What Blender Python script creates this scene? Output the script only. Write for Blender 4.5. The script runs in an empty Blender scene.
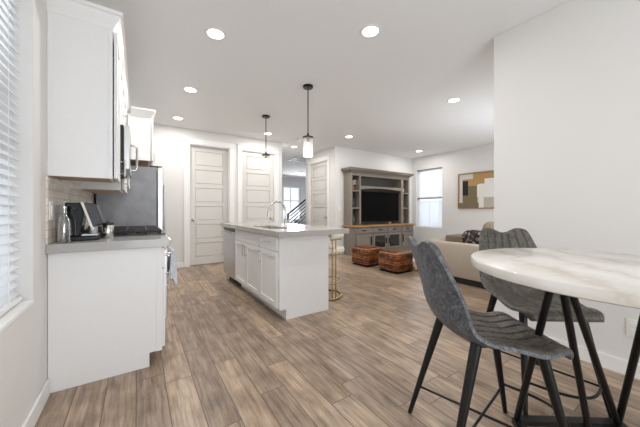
import bpy, bmesh, math, random
from mathutils import Vector, Matrix

SC = bpy.context.scene
COL = SC.collection
PI = math.pi

# ------------------------------------------------------------------ camera
cd = bpy.data.cameras.new('camera')
cam = bpy.data.objects.new('camera', cd)
COL.objects.link(cam)
cam.location = (0, 0, 1.12)
cam.rotation_euler = (PI / 2, 0, -math.radians(33.61))
cd.sensor_width = 36
cd.lens = 273.2 / 640 * 36
cd.shift_y = -3.1 / 640
cd.clip_start = 0.02
SC.camera = cam

# ------------------------------------------------------------------ world
w = bpy.data.worlds.new('sky')
SC.world = w
w.use_nodes = True
bg = w.node_tree.nodes['Background']
bg.inputs['Color'].default_value = (0.86, 0.93, 1.0, 1)
bg.inputs['Strength'].default_value = 1.4

# ------------------------------------------------------------------ exposure
SC.view_settings.view_transform = 'Standard'
SC.view_settings.look = 'None'
SC.view_settings.gamma = 1
SC.view_settings.exposure = -0.03


# ------------------------------------------------------------------ daylight at the windows
def area(name, loc, direction, sx, sy, power, color=(1, 1, 1), spread=180):
    l = bpy.data.lights.new(name, 'AREA')
    l.shape = 'RECTANGLE'
    l.size, l.size_y = sx, sy
    l.energy = power
    l.color = color
    l.spread = math.radians(spread)
    o = bpy.data.objects.new(name, l)
    COL.objects.link(o)
    o.location = loc
    o.rotation_euler = Vector(direction).to_track_quat('-Z', 'Y').to_euler()
    return o


area('patio_daylight', (0.95, -2.5, 1.15), (0, 1, 0.6), 2.3, 2.0, 80, (0.92, 0.96, 1.0))
area('nook_daylight', (-0.72, 1.25, 1.5), (1, 0, 0), 1.5, 1.7, 27, (0.93, 0.96, 1.0))
area('living_daylight', (7.42, 4.95, 1.5), (-1, 0, 0), 0.85, 1.7, 30, (0.90, 0.95, 1.0))
area('living_front_fill', (5.2, 1.36, 1.3), (0, 1, 0.5), 2.4, 2.0, 50, (0.92, 0.96, 1.0))  # added fill lamp, standing at an assumed, unseen front window
area('foyer_daylight', (6.2, 11.7, 1.45), (0, -1, -0.35), 0.95, 1.6, 95, (0.88, 0.94, 1.0))


# ------------------------------------------------------------------ mesh builder
class MB:
    def __init__(self):
        self.v, self.f, self.m = [], [], []

    def add(self, vs, fs, mi=0):
        b = len(self.v)
        self.v += [tuple(p) for p in vs]
        for f in fs:
            self.f.append([b + i for i in f])
            self.m.append(mi)
        return self

    def abox(self, org, ua, un, a0, a1, n0, n1, z0, z1, mi=0):
        org, ua, un = Vector(org), Vector(ua), Vector(un)
        vs = []
        for z in (z0, z1):
            for a, n in ((a0, n0), (a1, n0), (a1, n1), (a0, n1)):
                vs.append(org + ua * a + un * n + Vector((0, 0, z)))
        return self.add(vs, [(3, 2, 1, 0), (4, 5, 6, 7), (0, 1, 5, 4), (1, 2, 6, 5), (2, 3, 7, 6), (3, 0, 4, 7)], mi)

    def box(self, x0, y0, z0, x1, y1, z1, mi=0):
        return self.abox((0, 0, 0), (1, 0, 0), (0, 1, 0), x0, x1, y0, y1, z0, z1, mi)

    def tube(self, pts, r, n=10, closed=False, r1=None, mi=0):
        pts = [Vector(p) for p in pts]
        N = len(pts)
        rings = []
        prev = None
        for i, p in enumerate(pts):
            if closed:
                t = pts[(i + 1) % N] - pts[i - 1]
            else:
                t = pts[min(i + 1, N - 1)] - pts[max(i - 1, 0)]
            t.normalize()
            if prev is None:
                u = t.orthogonal().normalized()
            else:
                u = (prev - t * prev.dot(t)).normalized()
            prev = u
            v = t.cross(u)
            rr = r if r1 is None else r + (r1 - r) * i / (N - 1)
            rings.append([p + (u * math.cos(2 * PI * k / n) + v * math.sin(2 * PI * k / n)) * rr for k in range(n)])
        vs = [q for ring in rings for q in ring]
        fs = []
        M = N if closed else N - 1
        for i in range(M):
            a, b = i * n, ((i + 1) % N) * n
            for k in range(n):
                fs.append((a + k, a + (k + 1) % n, b + (k + 1) % n, b + k))
        if not closed:
            fs.append(tuple(range(n - 1, -1, -1)))
            fs.append(tuple((N - 1) * n + k for k in range(n)))
        return self.add(vs, fs, mi)

    def bar(self, p0, p1, w, h, mi=0):
        p0, p1 = Vector(p0), Vector(p1)
        t = (p1 - p0).normalized()
        s = t.cross(Vector((0, 0, 1)))
        if s.length < 1e-4:
            s = Vector((1, 0, 0))
        s.normalize()
        u = s.cross(t)
        vs = []
        for p in (p0, p1):
            for a, b in ((-1, -1), (1, -1), (1, 1), (-1, 1)):
                vs.append(p + s * a * w / 2 + u * b * h / 2)
        return self.add(vs, [(3, 2, 1, 0), (4, 5, 6, 7), (0, 1, 5, 4), (1, 2, 6, 5), (2, 3, 7, 6), (3, 0, 4, 7)], mi)

    def lathe(self, prof, c, n=32, mi=0, caps=True):
        vs, fs = [], []
        for r, z in prof:
            for k in range(n):
                a = 2 * PI * k / n
                vs.append((c[0] + r * math.cos(a), c[1] + r * math.sin(a), c[2] + z))
        for i in range(len(prof) - 1):
            for k in range(n):
                fs.append((i * n + k, i * n + (k + 1) % n, (i + 1) * n + (k + 1) % n, (i + 1) * n + k))
        if caps:
            fs.append(tuple(range(n - 1, -1, -1)))
            fs.append(tuple((len(prof) - 1) * n + k for k in range(n)))
        return self.add(vs, fs, mi)

    def prism(self, poly, d0, d1, f, mi=0):
        """poly: 2D outline; f(a, b, d) -> point; extruded from d0 to d1"""
        n = len(poly)
        vs = [f(a, b, d0) for a, b in poly] + [f(a, b, d1) for a, b in poly]
        fs = [tuple(range(n - 1, -1, -1)), tuple(range(n, 2 * n))]
        for k in range(n):
            fs.append((k, (k + 1) % n, n + (k + 1) % n, n + k))
        return self.add(vs, fs, mi)

    def grid(self, f, nu, nv, mi=0):
        vs = [f(i / nu, j / nv) for j in range(nv + 1) for i in range(nu + 1)]
        fs = []
        for j in range(nv):
            for i in range(nu):
                a = j * (nu + 1) + i
                fs.append((a, a + 1, a + nu + 2, a + nu + 1))
        return self.add(vs, fs, mi)

    def superbox(self, c, sx, sy, sz, e=4.0, nu=40, nv=24, mi=0, f=None, rz=0.0):
        """rounded cushion: superellipsoid with semi-axes sx, sy, sz"""
        def sp(x, p):
            return math.copysign(abs(x) ** p, x)
        vs, fs = [], []
        q = 2.0 / e
        for j in range(nv + 1):
            t = -PI / 2 + PI * j / nv
            for i in range(nu):
                a = 2 * PI * i / nu
                x = sx * sp(math.cos(t), q) * sp(math.cos(a), q)
                y = sy * sp(math.cos(t), q) * sp(math.sin(a), q)
                z = sz * sp(math.sin(t), q)
                p = Vector((x, y, z))
                if f:
                    p = f(p)
                p = Matrix.Rotation(rz, 3, 'Z') @ p
                vs.append((c[0] + p.x, c[1] + p.y, c[2] + p.z))
        for j in range(nv):
            for i in range(nu):
                fs.append((j * nu + i, j * nu + (i + 1) % nu, (j + 1) * nu + (i + 1) % nu, (j + 1) * nu + i))
        return self.add(vs, fs, mi)


WM = {}          # world matrix of every object built


def obj(name, mb, mats, parent=None, bevel=0.0, smooth=True, local=False, solid=0.0, seg=2, weld=True):
    me = bpy.data.meshes.new(name)
    vs = mb.v
    if parent is not None and not local:
        inv = WM[parent].inverted()
        vs = [inv @ Vector(p) for p in vs]
    me.from_pydata([tuple(p) for p in vs], [], mb.f)
    if not isinstance(mats, (list, tuple)):
        mats = [mats]
    for m in mats:
        me.materials.append(m)
    me.polygons.foreach_set('material_index', mb.m)
    bm = bmesh.new()
    bm.from_mesh(me)
    if weld:
        bmesh.ops.remove_doubles(bm, verts=bm.verts, dist=1e-5)
    bmesh.ops.recalc_face_normals(bm, faces=bm.faces)
    bm.to_mesh(me)
    bm.free()
    if smooth:
        me.shade_smooth()
        me.set_sharp_from_angle(angle=math.radians(40))
    o = bpy.data.objects.new(name, me)
    COL.objects.link(o)
    if parent is not None:
        o.parent = parent
        WM[o] = WM[parent].copy()
    else:
        WM[o] = Matrix.Identity(4)
    if solid:
        s = o.modifiers.new('thickness', 'SOLIDIFY')
        s.thickness = solid
        s.offset = 0
    if bevel:
        b = o.modifiers.new('bevel', 'BEVEL')
        b.width = bevel
        b.segments = seg
        b.limit_method = 'ANGLE'
        b.angle_limit = math.radians(40)
    return o


def tag(o, label, cat, group=None):
    o['label'] = label
    o['category'] = cat
    if group:
        o['group'] = group
    return o


def thing(name, label, cat, loc=(0, 0, 0), rz=0.0, group=None):
    o = bpy.data.objects.new(name, None)
    o.empty_display_size = 0.05
    COL.objects.link(o)
    o.location = loc
    o.rotation_euler = (0, 0, rz)
    WM[o] = Matrix.Translation(Vector(loc)) @ Matrix.Rotation(rz, 4, 'Z')
    return tag(o, label, cat, group)


def struct(name, mb, m, parent=None, **k):
    o = obj(name, mb, m, parent, **k)
    if parent is None:
        o['kind'] = 'structure'
    return o


def dup(root, loc, rz=None, label=None):
    r = root.copy()
    COL.objects.link(r)
    r.location = loc
    if rz is not None:
        r.rotation_euler = (0, 0, rz)
    if label:
        r['label'] = label
    for ch in list(root.children):
        c = ch.copy()
        COL.objects.link(c)
        c.parent = r
        for g in list(ch.children):
            d = g.copy()
            COL.objects.link(d)
            d.parent = c
    return r


# ------------------------------------------------------------------ materials
def nodes(name):
    m = bpy.data.materials.new(name)
    m.use_nodes = True
    nt = m.node_tree
    return m, nt, nt.nodes['Principled BSDF']


def lin(r, g, b):
    def f(c):
        c /= 255
        return c / 12.92 if c <= 0.04045 else ((c + 0.055) / 1.055) ** 2.4
    return (f(r), f(g), f(b), 1)


def mat(name, c, rough=0.5, metal=0.0, spec=0.5, noise=0.0, nscale=30, bump=0.0, bscale=200, bdist=0.002, coat=0.0):
    """plain procedural surface: colour with faint noise mottling, optional bump"""
    m, nt, p = nodes(name)
    N, L = nt.nodes, nt.links
    p.inputs['Roughness'].default_value = rough
    p.inputs['Metallic'].default_value = metal
    p.inputs['Specular IOR Level'].default_value = spec
    p.inputs['Coat Weight'].default_value = coat
    p.inputs['Base Color'].default_value = c
    tc = N.new('ShaderNodeTexCoord')
    if noise:
        n = N.new('ShaderNodeTexNoise')
        n.inputs['Scale'].default_value = nscale
        n.inputs['Detail'].default_value = 4
        L.new(tc.outputs['Object'], n.inputs['Vector'])
        r = N.new('ShaderNodeValToRGB')
        r.color_ramp.elements[0].position = 0.3
        r.color_ramp.elements[1].position = 0.7
        r.color_ramp.elements[0].color = tuple(x * (1 - noise) for x in c[:3]) + (1,)
        r.color_ramp.elements[1].color = tuple(min(1, x * (1 + noise)) for x in c[:3]) + (1,)
        L.new(n.outputs['Fac'], r.inputs['Fac'])
        L.new(r.outputs['Color'], p.inputs['Base Color'])
    if bump:
        n2 = N.new('ShaderNodeTexNoise')
        n2.inputs['Scale'].default_value = bscale
        n2.inputs['Detail'].default_value = 3
        L.new(tc.outputs['Object'], n2.inputs['Vector'])
        b = N.new('ShaderNodeBump')
        b.inputs['Strength'].default_value = bump
        b.inputs['Distance'].default_value = bdist
        L.new(n2.outputs['Fac'], b.inputs['Height'])
        L.new(b.outputs['Normal'], p.inputs['Normal'])
    return m


def emit(name, c, s):
    m, nt, p = nodes(name)
    p.inputs['Base Color'].default_value = c
    p.inputs['Emission Color'].default_value = c
    p.inputs['Emission Strength'].default_value = s
    return m


def floor_mat():
    m, nt, p = nodes('oak_planks')
    N, L = nt.nodes, nt.links
    tc = N.new('ShaderNodeTexCoord')
    sx = N.new('ShaderNodeSeparateXYZ')
    L.new(tc.outputs['Object'], sx.inputs[0])
    ph = N.new('ShaderNodeMath'); ph.operation = 'SUBTRACT'
    ph.inputs[1].default_value = 0.146 - 0.1565 * 200
    L.new(sx.outputs['X'], ph.inputs[0])
    # random lengthwise shift for every row
    dv = N.new('ShaderNodeMath'); dv.operation = 'DIVIDE'; dv.inputs[1].default_value = 0.1565
    L.new(ph.outputs[0], dv.inputs[0])
    fl = N.new('ShaderNodeMath'); fl.operation = 'FLOOR'
    L.new(dv.outputs[0], fl.inputs[0])
    wn = N.new('ShaderNodeTexWhiteNoise'); wn.noise_dimensions = '1D'
    L.new(fl.outputs[0], wn.inputs['W'])
    ml = N.new('ShaderNodeMath'); ml.operation = 'MULTIPLY_ADD'
    ml.inputs[1].default_value = 1.2
    L.new(wn.outputs['Value'], ml.inputs[0])
    L.new(sx.outputs['Y'], ml.inputs[2])
    ad = N.new('ShaderNodeMath'); ad.operation = 'ADD'; ad.inputs[1].default_value = 40
    L.new(ml.outputs[0], ad.inputs[0])
    cb = N.new('ShaderNodeCombineXYZ')
    L.new(ad.outputs[0], cb.inputs['X'])
    L.new(ph.outputs[0], cb.inputs['Y'])
    bk = N.new('ShaderNodeTexBrick')
    bk.offset = 0.0
    bk.inputs['Scale'].default_value = 1
    bk.inputs['Brick Width'].default_value = 0.95
    bk.inputs['Row Height'].default_value = 0.1565
    bk.inputs['Mortar Size'].default_value = 0.0026
    bk.inputs['Mortar Smooth'].default_value = 0.3
    bk.inputs['Bias'].default_value = 0.0
    bk.inputs['Color1'].default_value = (0, 0, 0, 1)
    bk.inputs['Color2'].default_value = (1, 1, 1, 1)
    bk.inputs['Mortar'].default_value = (0.5, 0.5, 0.5, 1)
    L.new(cb.outputs[0], bk.inputs['Vector'])
    # per plank offset for the grain
    mp = N.new('ShaderNodeCombineXYZ')
    g1 = N.new('ShaderNodeMath'); g1.operation = 'MULTIPLY'; g1.inputs[1].default_value = 1.0
    L.new(ad.outputs[0], g1.inputs[0])
    g2 = N.new('ShaderNodeMath'); g2.operation = 'MULTIPLY'; g2.inputs[1].default_value = 13.0
    L.new(ph.outputs[0], g2.inputs[0])
    g3 = N.new('ShaderNodeMath'); g3.operation = 'MULTIPLY'; g3.inputs[1].default_value = 9.0
    L.new(bk.outputs['Color'], g3.inputs[0])
    L.new(g1.outputs[0], mp.inputs['X']); L.new(g2.outputs[0], mp.inputs['Y']); L.new(g3.outputs[0], mp.inputs['Z'])
    n1 = N.new('ShaderNodeTexNoise')
    n1.inputs['Scale'].default_value = 3.6; n1.inputs['Detail'].default_value = 8; n1.inputs['Roughness'].default_value = 0.62
    n1.inputs['Distortion'].default_value = 0.35
    L.new(mp.outputs[0], n1.inputs['Vector'])
    # broad smoky blotches
    mp2 = N.new('ShaderNodeCombineXYZ')
    h2 = N.new('ShaderNodeMath'); h2.operation = 'MULTIPLY'; h2.inputs[1].default_value = 1.5
    L.new(ph.outputs[0], h2.inputs[0])
    L.new(ad.outputs[0], mp2.inputs['X']); L.new(h2.outputs[0], mp2.inputs['Y']); L.new(g3.outputs[0], mp2.inputs['Z'])
    n2 = N.new('ShaderNodeTexNoise')
    n2.inputs['Scale'].default_value = 6.0; n2.inputs['Detail'].default_value = 4
    L.new(mp2.outputs[0], n2.inputs['Vector'])
    r1 = N.new('ShaderNodeValToRGB')
    e = r1.color_ramp.elements
    e[0].position = 0.28; e[0].color = lin(116, 97, 82)
    e[1].position = 0.72; e[1].color = lin(194, 174, 152)
    k = e.new(0.5); k.color = lin(164, 143, 123)
    L.new(n1.outputs['Fac'], r1.inputs['Fac'])
    mx = N.new('ShaderNodeMix'); mx.data_type = 'RGBA'; mx.blend_type = 'MULTIPLY'
    r2 = N.new('ShaderNodeValToRGB')
    r2.color_ramp.elements[0].position = 0.30; r2.color_ramp.elements[0].color = (0.42, 0.40, 0.40, 1)
    r2.color_ramp.elements[1].position = 0.58; r2.color_ramp.elements[1].color = (1.08, 1.08, 1.08, 1)
    L.new(n2.outputs['Fac'], r2.inputs['Fac'])
    mx.inputs['Factor'].default_value = 0.55
    L.new(r1.outputs['Color'], mx.inputs['A']); L.new(r2.outputs['Color'], mx.inputs['B'])
    mx2 = N.new('ShaderNodeMix'); mx2.data_type = 'RGBA'; mx2.blend_type = 'MULTIPLY'
    r3 = N.new('ShaderNodeValToRGB')
    r3.color_ramp.elements[0].color = (0.74, 0.73, 0.73, 1)
    r3.color_ramp.elements[1].color = (1.22, 1.20, 1.17, 1)
    L.new(bk.outputs['Color'], r3.inputs['Fac'])
    mx2.inputs['Factor'].default_value = 1
    L.new(mx.outputs['Result'], mx2.inputs['A']); L.new(r3.outputs['Color'], mx2.inputs['B'])
    mx3 = N.new('ShaderNodeMix'); mx3.data_type = 'RGBA'
    L.new(bk.outputs['Fac'], mx3.inputs['Factor'])
    L.new(mx2.outputs['Result'], mx3.inputs['A'])
    mx3.inputs['B'].default_value = lin(92, 76, 64)
    L.new(mx3.outputs['Result'], p.inputs['Base Color'])
    p.inputs['Roughness'].default_value = 0.36
    p.inputs['Specular IOR Level'].default_value = 0.45
    b = N.new('ShaderNodeBump'); b.inputs['Strength'].default_value = 0.25; b.inputs['Distance'].default_value = 0.002
    L.new(n1.outputs['Fac'], b.inputs['Height'])
    L.new(b.outputs['Normal'], p.inputs['Normal'])
    return m


def marble_mat():
    m, nt, p = nodes('white_marble')
    N, L = nt.nodes, nt.links
    tc = N.new('ShaderNodeTexCoord')
    mp = N.new('ShaderNodeMapping')
    mp.inputs['Rotation'].default_value = (0.3, 0.2, 0.75)
    L.new(tc.outputs['Object'], mp.inputs['Vector'])
    wv = N.new('ShaderNodeTexWave')
    wv.inputs['Scale'].default_value = 1.7; wv.inputs['Distortion'].default_value = 9
    wv.inputs['Detail'].default_value = 5; wv.inputs['Detail Scale'].default_value = 1.3; wv.inputs['Detail Roughness'].default_value = 0.6
    L.new(mp.outputs[0], wv.inputs['Vector'])
    r = N.new('ShaderNodeValToRGB')
    e = r.color_ramp.elements
    e[0].position = 0.0; e[0].color = lin(218, 211, 202)
    e[1].position = 0.10; e[1].color = lin(229, 224, 216)
    k = e.new(1.0); k.color = lin(240, 237, 231)
    L.new(wv.outputs['Fac'], r.inputs['Fac'])
    n = N.new('ShaderNodeTexNoise'); n.inputs['Scale'].default_value = 5; n.inputs['Detail'].default_value = 6
    L.new(tc.outputs['Object'], n.inputs['Vector'])
    r2 = N.new('ShaderNodeValToRGB')
    r2.color_ramp.elements[0].position = 0.35; r2.color_ramp.elements[0].color = (0.94, 0.925, 0.90, 1)
    r2.color_ramp.elements[1].position = 0.6; r2.color_ramp.elements[1].color = (1, 1, 1, 1)
    L.new(n.outputs['Fac'], r2.inputs['Fac'])
    mx = N.new('ShaderNodeMix'); mx.data_type = 'RGBA'; mx.blend_type = 'MULTIPLY'; mx.inputs['Factor'].default_value = 1
    L.new(r.outputs['Color'], mx.inputs['A']); L.new(r2.outputs['Color'], mx.inputs['B'])
    L.new(mx.outputs['Result'], p.inputs['Base Color'])
    p.inputs['Roughness'].default_value = 0.18
    return m


def leather_mat(name, dark, light, scale=28, rough=0.5):
    """crackled leather: pale veins over a dark ground"""
    m, nt, p = nodes(name)
    N, L = nt.nodes, nt.links
    tc = N.new('ShaderNodeTexCoord')
    n = N.new('ShaderNodeTexNoise'); n.inputs['Scale'].default_value = scale * 0.5; n.inputs['Detail'].default_value = 6
    n.inputs['Distortion'].default_value = 1.5
    L.new(tc.outputs['Object'], n.inputs['Vector'])
    dn = N.new('ShaderNodeMix'); dn.data_type = 'RGBA'; dn.inputs['Factor'].default_value = 0.12
    L.new(tc.outputs['Object'], dn.inputs['A']); L.new(n.outputs['Color'], dn.inputs['B'])
    v = N.new('ShaderNodeTexVoronoi'); v.feature = 'DISTANCE_TO_EDGE'; v.inputs['Scale'].default_value = scale
    L.new(dn.outputs['Result'], v.inputs['Vector'])
    r = N.new('ShaderNodeValToRGB')
    e = r.color_ramp.elements
    e[0].position = 0.0; e[0].color = light
    e[1].position = 0.12; e[1].color = dark
    L.new(v.outputs['Distance'], r.inputs['Fac'])
    r2 = N.new('ShaderNodeValToRGB')
    r2.color_ramp.elements[0].position = 0.35; r2.color_ramp.elements[0].color = (0.65, 0.65, 0.65, 1)
    r2.color_ramp.elements[1].position = 0.65; r2.color_ramp.elements[1].color = (1.5, 1.5, 1.5, 1)
    L.new(n.outputs['Fac'], r2.inputs['Fac'])
    mx = N.new('ShaderNodeMix'); mx.data_type = 'RGBA'; mx.blend_type = 'MULTIPLY'; mx.inputs['Factor'].default_value = 1
    L.new(r.outputs['Color'], mx.inputs['A']); L.new(r2.outputs['Color'], mx.inputs['B'])
    L.new(mx.outputs['Result'], p.inputs['Base Color'])
    p.inputs['Roughness'].default_value = rough
    b = N.new('ShaderNodeBump'); b.inputs['Strength'].default_value = 0.35; b.inputs['Distance'].default_value = 0.002
    L.new(v.outputs['Distance'], b.inputs['Height'])
    L.new(b.outputs['Normal'], p.inputs['Normal'])
    return m


def woven_mat():
    """horizontal glossy brown leather strips, woven"""
    m, nt, p = nodes('woven_brown_leather')
    N, L = nt.nodes, nt.links
    tc = N.new('ShaderNodeTexCoord')
    s = N.new('ShaderNodeSeparateXYZ')
    L.new(tc.outputs['Object'], s.inputs[0])
    a = N.new('ShaderNodeMath'); a.operation = 'ADD'
    L.new(s.outputs['X'], a.inputs[0]); L.new(s.outputs['Y'], a.inputs[1])
    c = N.new('ShaderNodeCombineXYZ')
    L.new(a.outputs[0], c.inputs['X']); L.new(s.outputs['Z'], c.inputs['Y'])
    bk = N.new('ShaderNodeTexBrick')
    bk.inputs['Scale'].default_value = 1
    bk.inputs['Brick Width'].default_value = 0.19; bk.inputs['Row Height'].default_value = 0.037
    bk.inputs['Mortar Size'].default_value = 0.006; bk.inputs['Mortar Smooth'].default_value = 0.4
    bk.inputs['Color1'].default_value = lin(74, 38, 20); bk.inputs['Color2'].default_value = lin(176, 108, 56)
    bk.inputs['Mortar'].default_value = lin(40, 18, 10)
    L.new(c.outputs[0], bk.inputs['Vector'])
    n = N.new('ShaderNodeTexNoise'); n.inputs['Scale'].default_value = 14; n.inputs['Detail'].default_value = 5
    L.new(tc.outputs['Object'], n.inputs['Vector'])
    r2 = N.new('ShaderNodeValToRGB')
    r2.color_ramp.elements[0].position = 0.35; r2.color_ramp.elements[0].color = (0.5, 0.45, 0.42, 1)
    r2.color_ramp.elements[1].position = 0.65; r2.color_ramp.elements[1].color = (1.35, 1.3, 1.25, 1)
    L.new(n.outputs['Fac'], r2.inputs['Fac'])
    mx = N.new('ShaderNodeMix'); mx.data_type = 'RGBA'; mx.blend_type = 'MULTIPLY'; mx.inputs['Factor'].default_value = 1
    L.new(bk.outputs['Color'], mx.inputs['A']); L.new(r2.outputs['Color'], mx.inputs['B'])
    L.new(mx.outputs['Result'], p.inputs['Base Color'])
    p.inputs['Roughness'].default_value = 0.28
    b = N.new('ShaderNodeBump'); b.inputs['Strength'].default_value = 1.4; b.inputs['Distance'].default_value = 0.010
    iv = N.new('ShaderNodeMath'); iv.operation = 'SUBTRACT'; iv.inputs[0].default_value = 1
    L.new(bk.outputs['Fac'], iv.inputs[1])
    L.new(iv.outputs[0], b.inputs['Height'])
    L.new(b.outputs['Normal'], p.inputs['Normal'])
    return m


def tile_mat():
    m, nt, p = nodes('stone_subway_tile')
    N, L = nt.nodes, nt.links
    tc = N.new('ShaderNodeTexCoord')
    s = N.new('ShaderNodeSeparateXYZ')
    L.new(tc.outputs['Object'], s.inputs[0])
    c = N.new('ShaderNodeCombineXYZ')
    L.new(s.outputs['Y'], c.inputs['X']); L.new(s.outputs['Z'], c.inputs['Y'])
    bk = N.new('ShaderNodeTexBrick')
    bk.inputs['Scale'].default_value = 1
    bk.inputs['Brick Width'].default_value = 0.10; bk.inputs['Row Height'].default_value = 0.05
    bk.inputs['Mortar Size'].default_value = 0.003
    bk.inputs['Color1'].default_value = lin(222, 208, 192); bk.inputs['Color2'].default_value = lin(242, 234, 222)
    bk.inputs['Mortar'].default_value = lin(204, 196, 186)
    L.new(c.outputs[0], bk.inputs['Vector'])
    L.new(bk.outputs['Color'], p.inputs['Base Color'])
    p.inputs['Roughness'].default_value = 0.2
    return m


def steel_mat(name='brushed_steel', c=(0.62, 0.63, 0.64, 1), rough=0.32):
    m, nt, p = nodes(name)
    N, L = nt.nodes, nt.links
    p.inputs['Base Color'].default_value = c
    p.inputs['Metallic'].default_value = 0.9
    tc = N.new('ShaderNodeTexCoord'); mp = N.new('ShaderNodeMapping')
    mp.inputs['Scale'].default_value = (4, 4, 160)
    L.new(tc.outputs['Object'], mp.inputs['Vector'])
    n = N.new('ShaderNodeTexNoise'); n.inputs['Scale'].default_value = 4
    L.new(mp.outputs[0], n.inputs['Vector'])
    r = N.new('ShaderNodeMapRange'); r.inputs['To Min'].default_value = rough - 0.06; r.inputs['To Max'].default_value = rough + 0.08
    L.new(n.outputs['Fac'], r.inputs['Value'])
    L.new(r.outputs['Result'], p.inputs['Roughness'])
    return m


def glass_mat(name, tint=(1, 1, 1, 1), rough=0.0, mixf=0.85):
    """clear pane that lets light through"""
    m = bpy.data.materials.new(name)
    m.use_nodes = True
    nt = m.node_tree
    N, L = nt.nodes, nt.links
    for n in list(N):
        if n.type == 'BSDF_PRINCIPLED':
            N.remove(n)
    out = N['Material Output']
    t = N.new('ShaderNodeBsdfTransparent'); t.inputs['Color'].default_value = tint
    g = N.new('ShaderNodeBsdfGlossy'); g.inputs['Roughness'].default_value = rough
    fr = N.new('ShaderNodeFresnel'); fr.inputs['IOR'].default_value = 1.45
    mu = N.new('ShaderNodeMath'); mu.operation = 'MULTIPLY_ADD'
    mu.inputs[1].default_value = 1.0; mu.inputs[2].default_value = (1 - mixf) * 0.4
    L.new(fr.outputs[0], mu.inputs[0])
    mx = N.new('ShaderNodeMixShader')
    L.new(mu.outputs[0], mx.inputs[0]); L.new(t.outputs[0], mx.inputs[1]); L.new(g.outputs[0], mx.inputs[2])
    L.new(mx.outputs[0], out.inputs['Surface'])
    return m


def frosted_mat():
    """seeded glass: clear with a milky scatter"""
    m = bpy.data.materials.new('seeded_glass')
    m.use_nodes = True
    nt = m.node_tree
    N, L = nt.nodes, nt.links
    p = N['Principled BSDF']
    N.remove(p)
    t = N.new('ShaderNodeBsdfTransparent')
    d = N.new('ShaderNodeBsdfTranslucent'); d.inputs['Color'].default_value = (0.95, 0.94, 0.92, 1)
    g = N.new('ShaderNodeBsdfDiffuse'); g.inputs['Color'].default_value = (0.9, 0.9, 0.9, 1)
    a = N.new('ShaderNodeMixShader'); a.inputs[0].default_value = 0.5
    L.new(d.outputs[0], a.inputs[1]); L.new(g.outputs[0], a.inputs[2])
    mx = N.new('ShaderNodeMixShader'); mx.inputs[0].default_value = 0.24
    L.new(t.outputs[0], mx.inputs[1]); L.new(a.outputs[0], mx.inputs[2])
    L.new(mx.outputs[0], N['Material Output'].inputs['Surface'])
    return m


def slat_mat():
    """white blind slats that let some daylight glow through"""
    m = bpy.data.materials.new('blind_white')
    m.use_nodes = True
    nt = m.node_tree
    N, L = nt.nodes, nt.links
    p = N['Principled BSDF']
    p.inputs['Base Color'].default_value = lin(240, 241, 242)
    p.inputs['Roughness'].default_value = 0.45
    t = N.new('ShaderNodeBsdfTranslucent'); t.inputs['Color'].default_value = lin(236, 240, 246)
    mx = N.new('ShaderNodeMixShader'); mx.inputs[0].default_value = 0.35
    L.new(p.outputs[0], mx.inputs[1]); L.new(t.outputs[0], mx.inputs[2])
    L.new(mx.outputs[0], N['Material Output'].inputs['Surface'])
    return m


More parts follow.
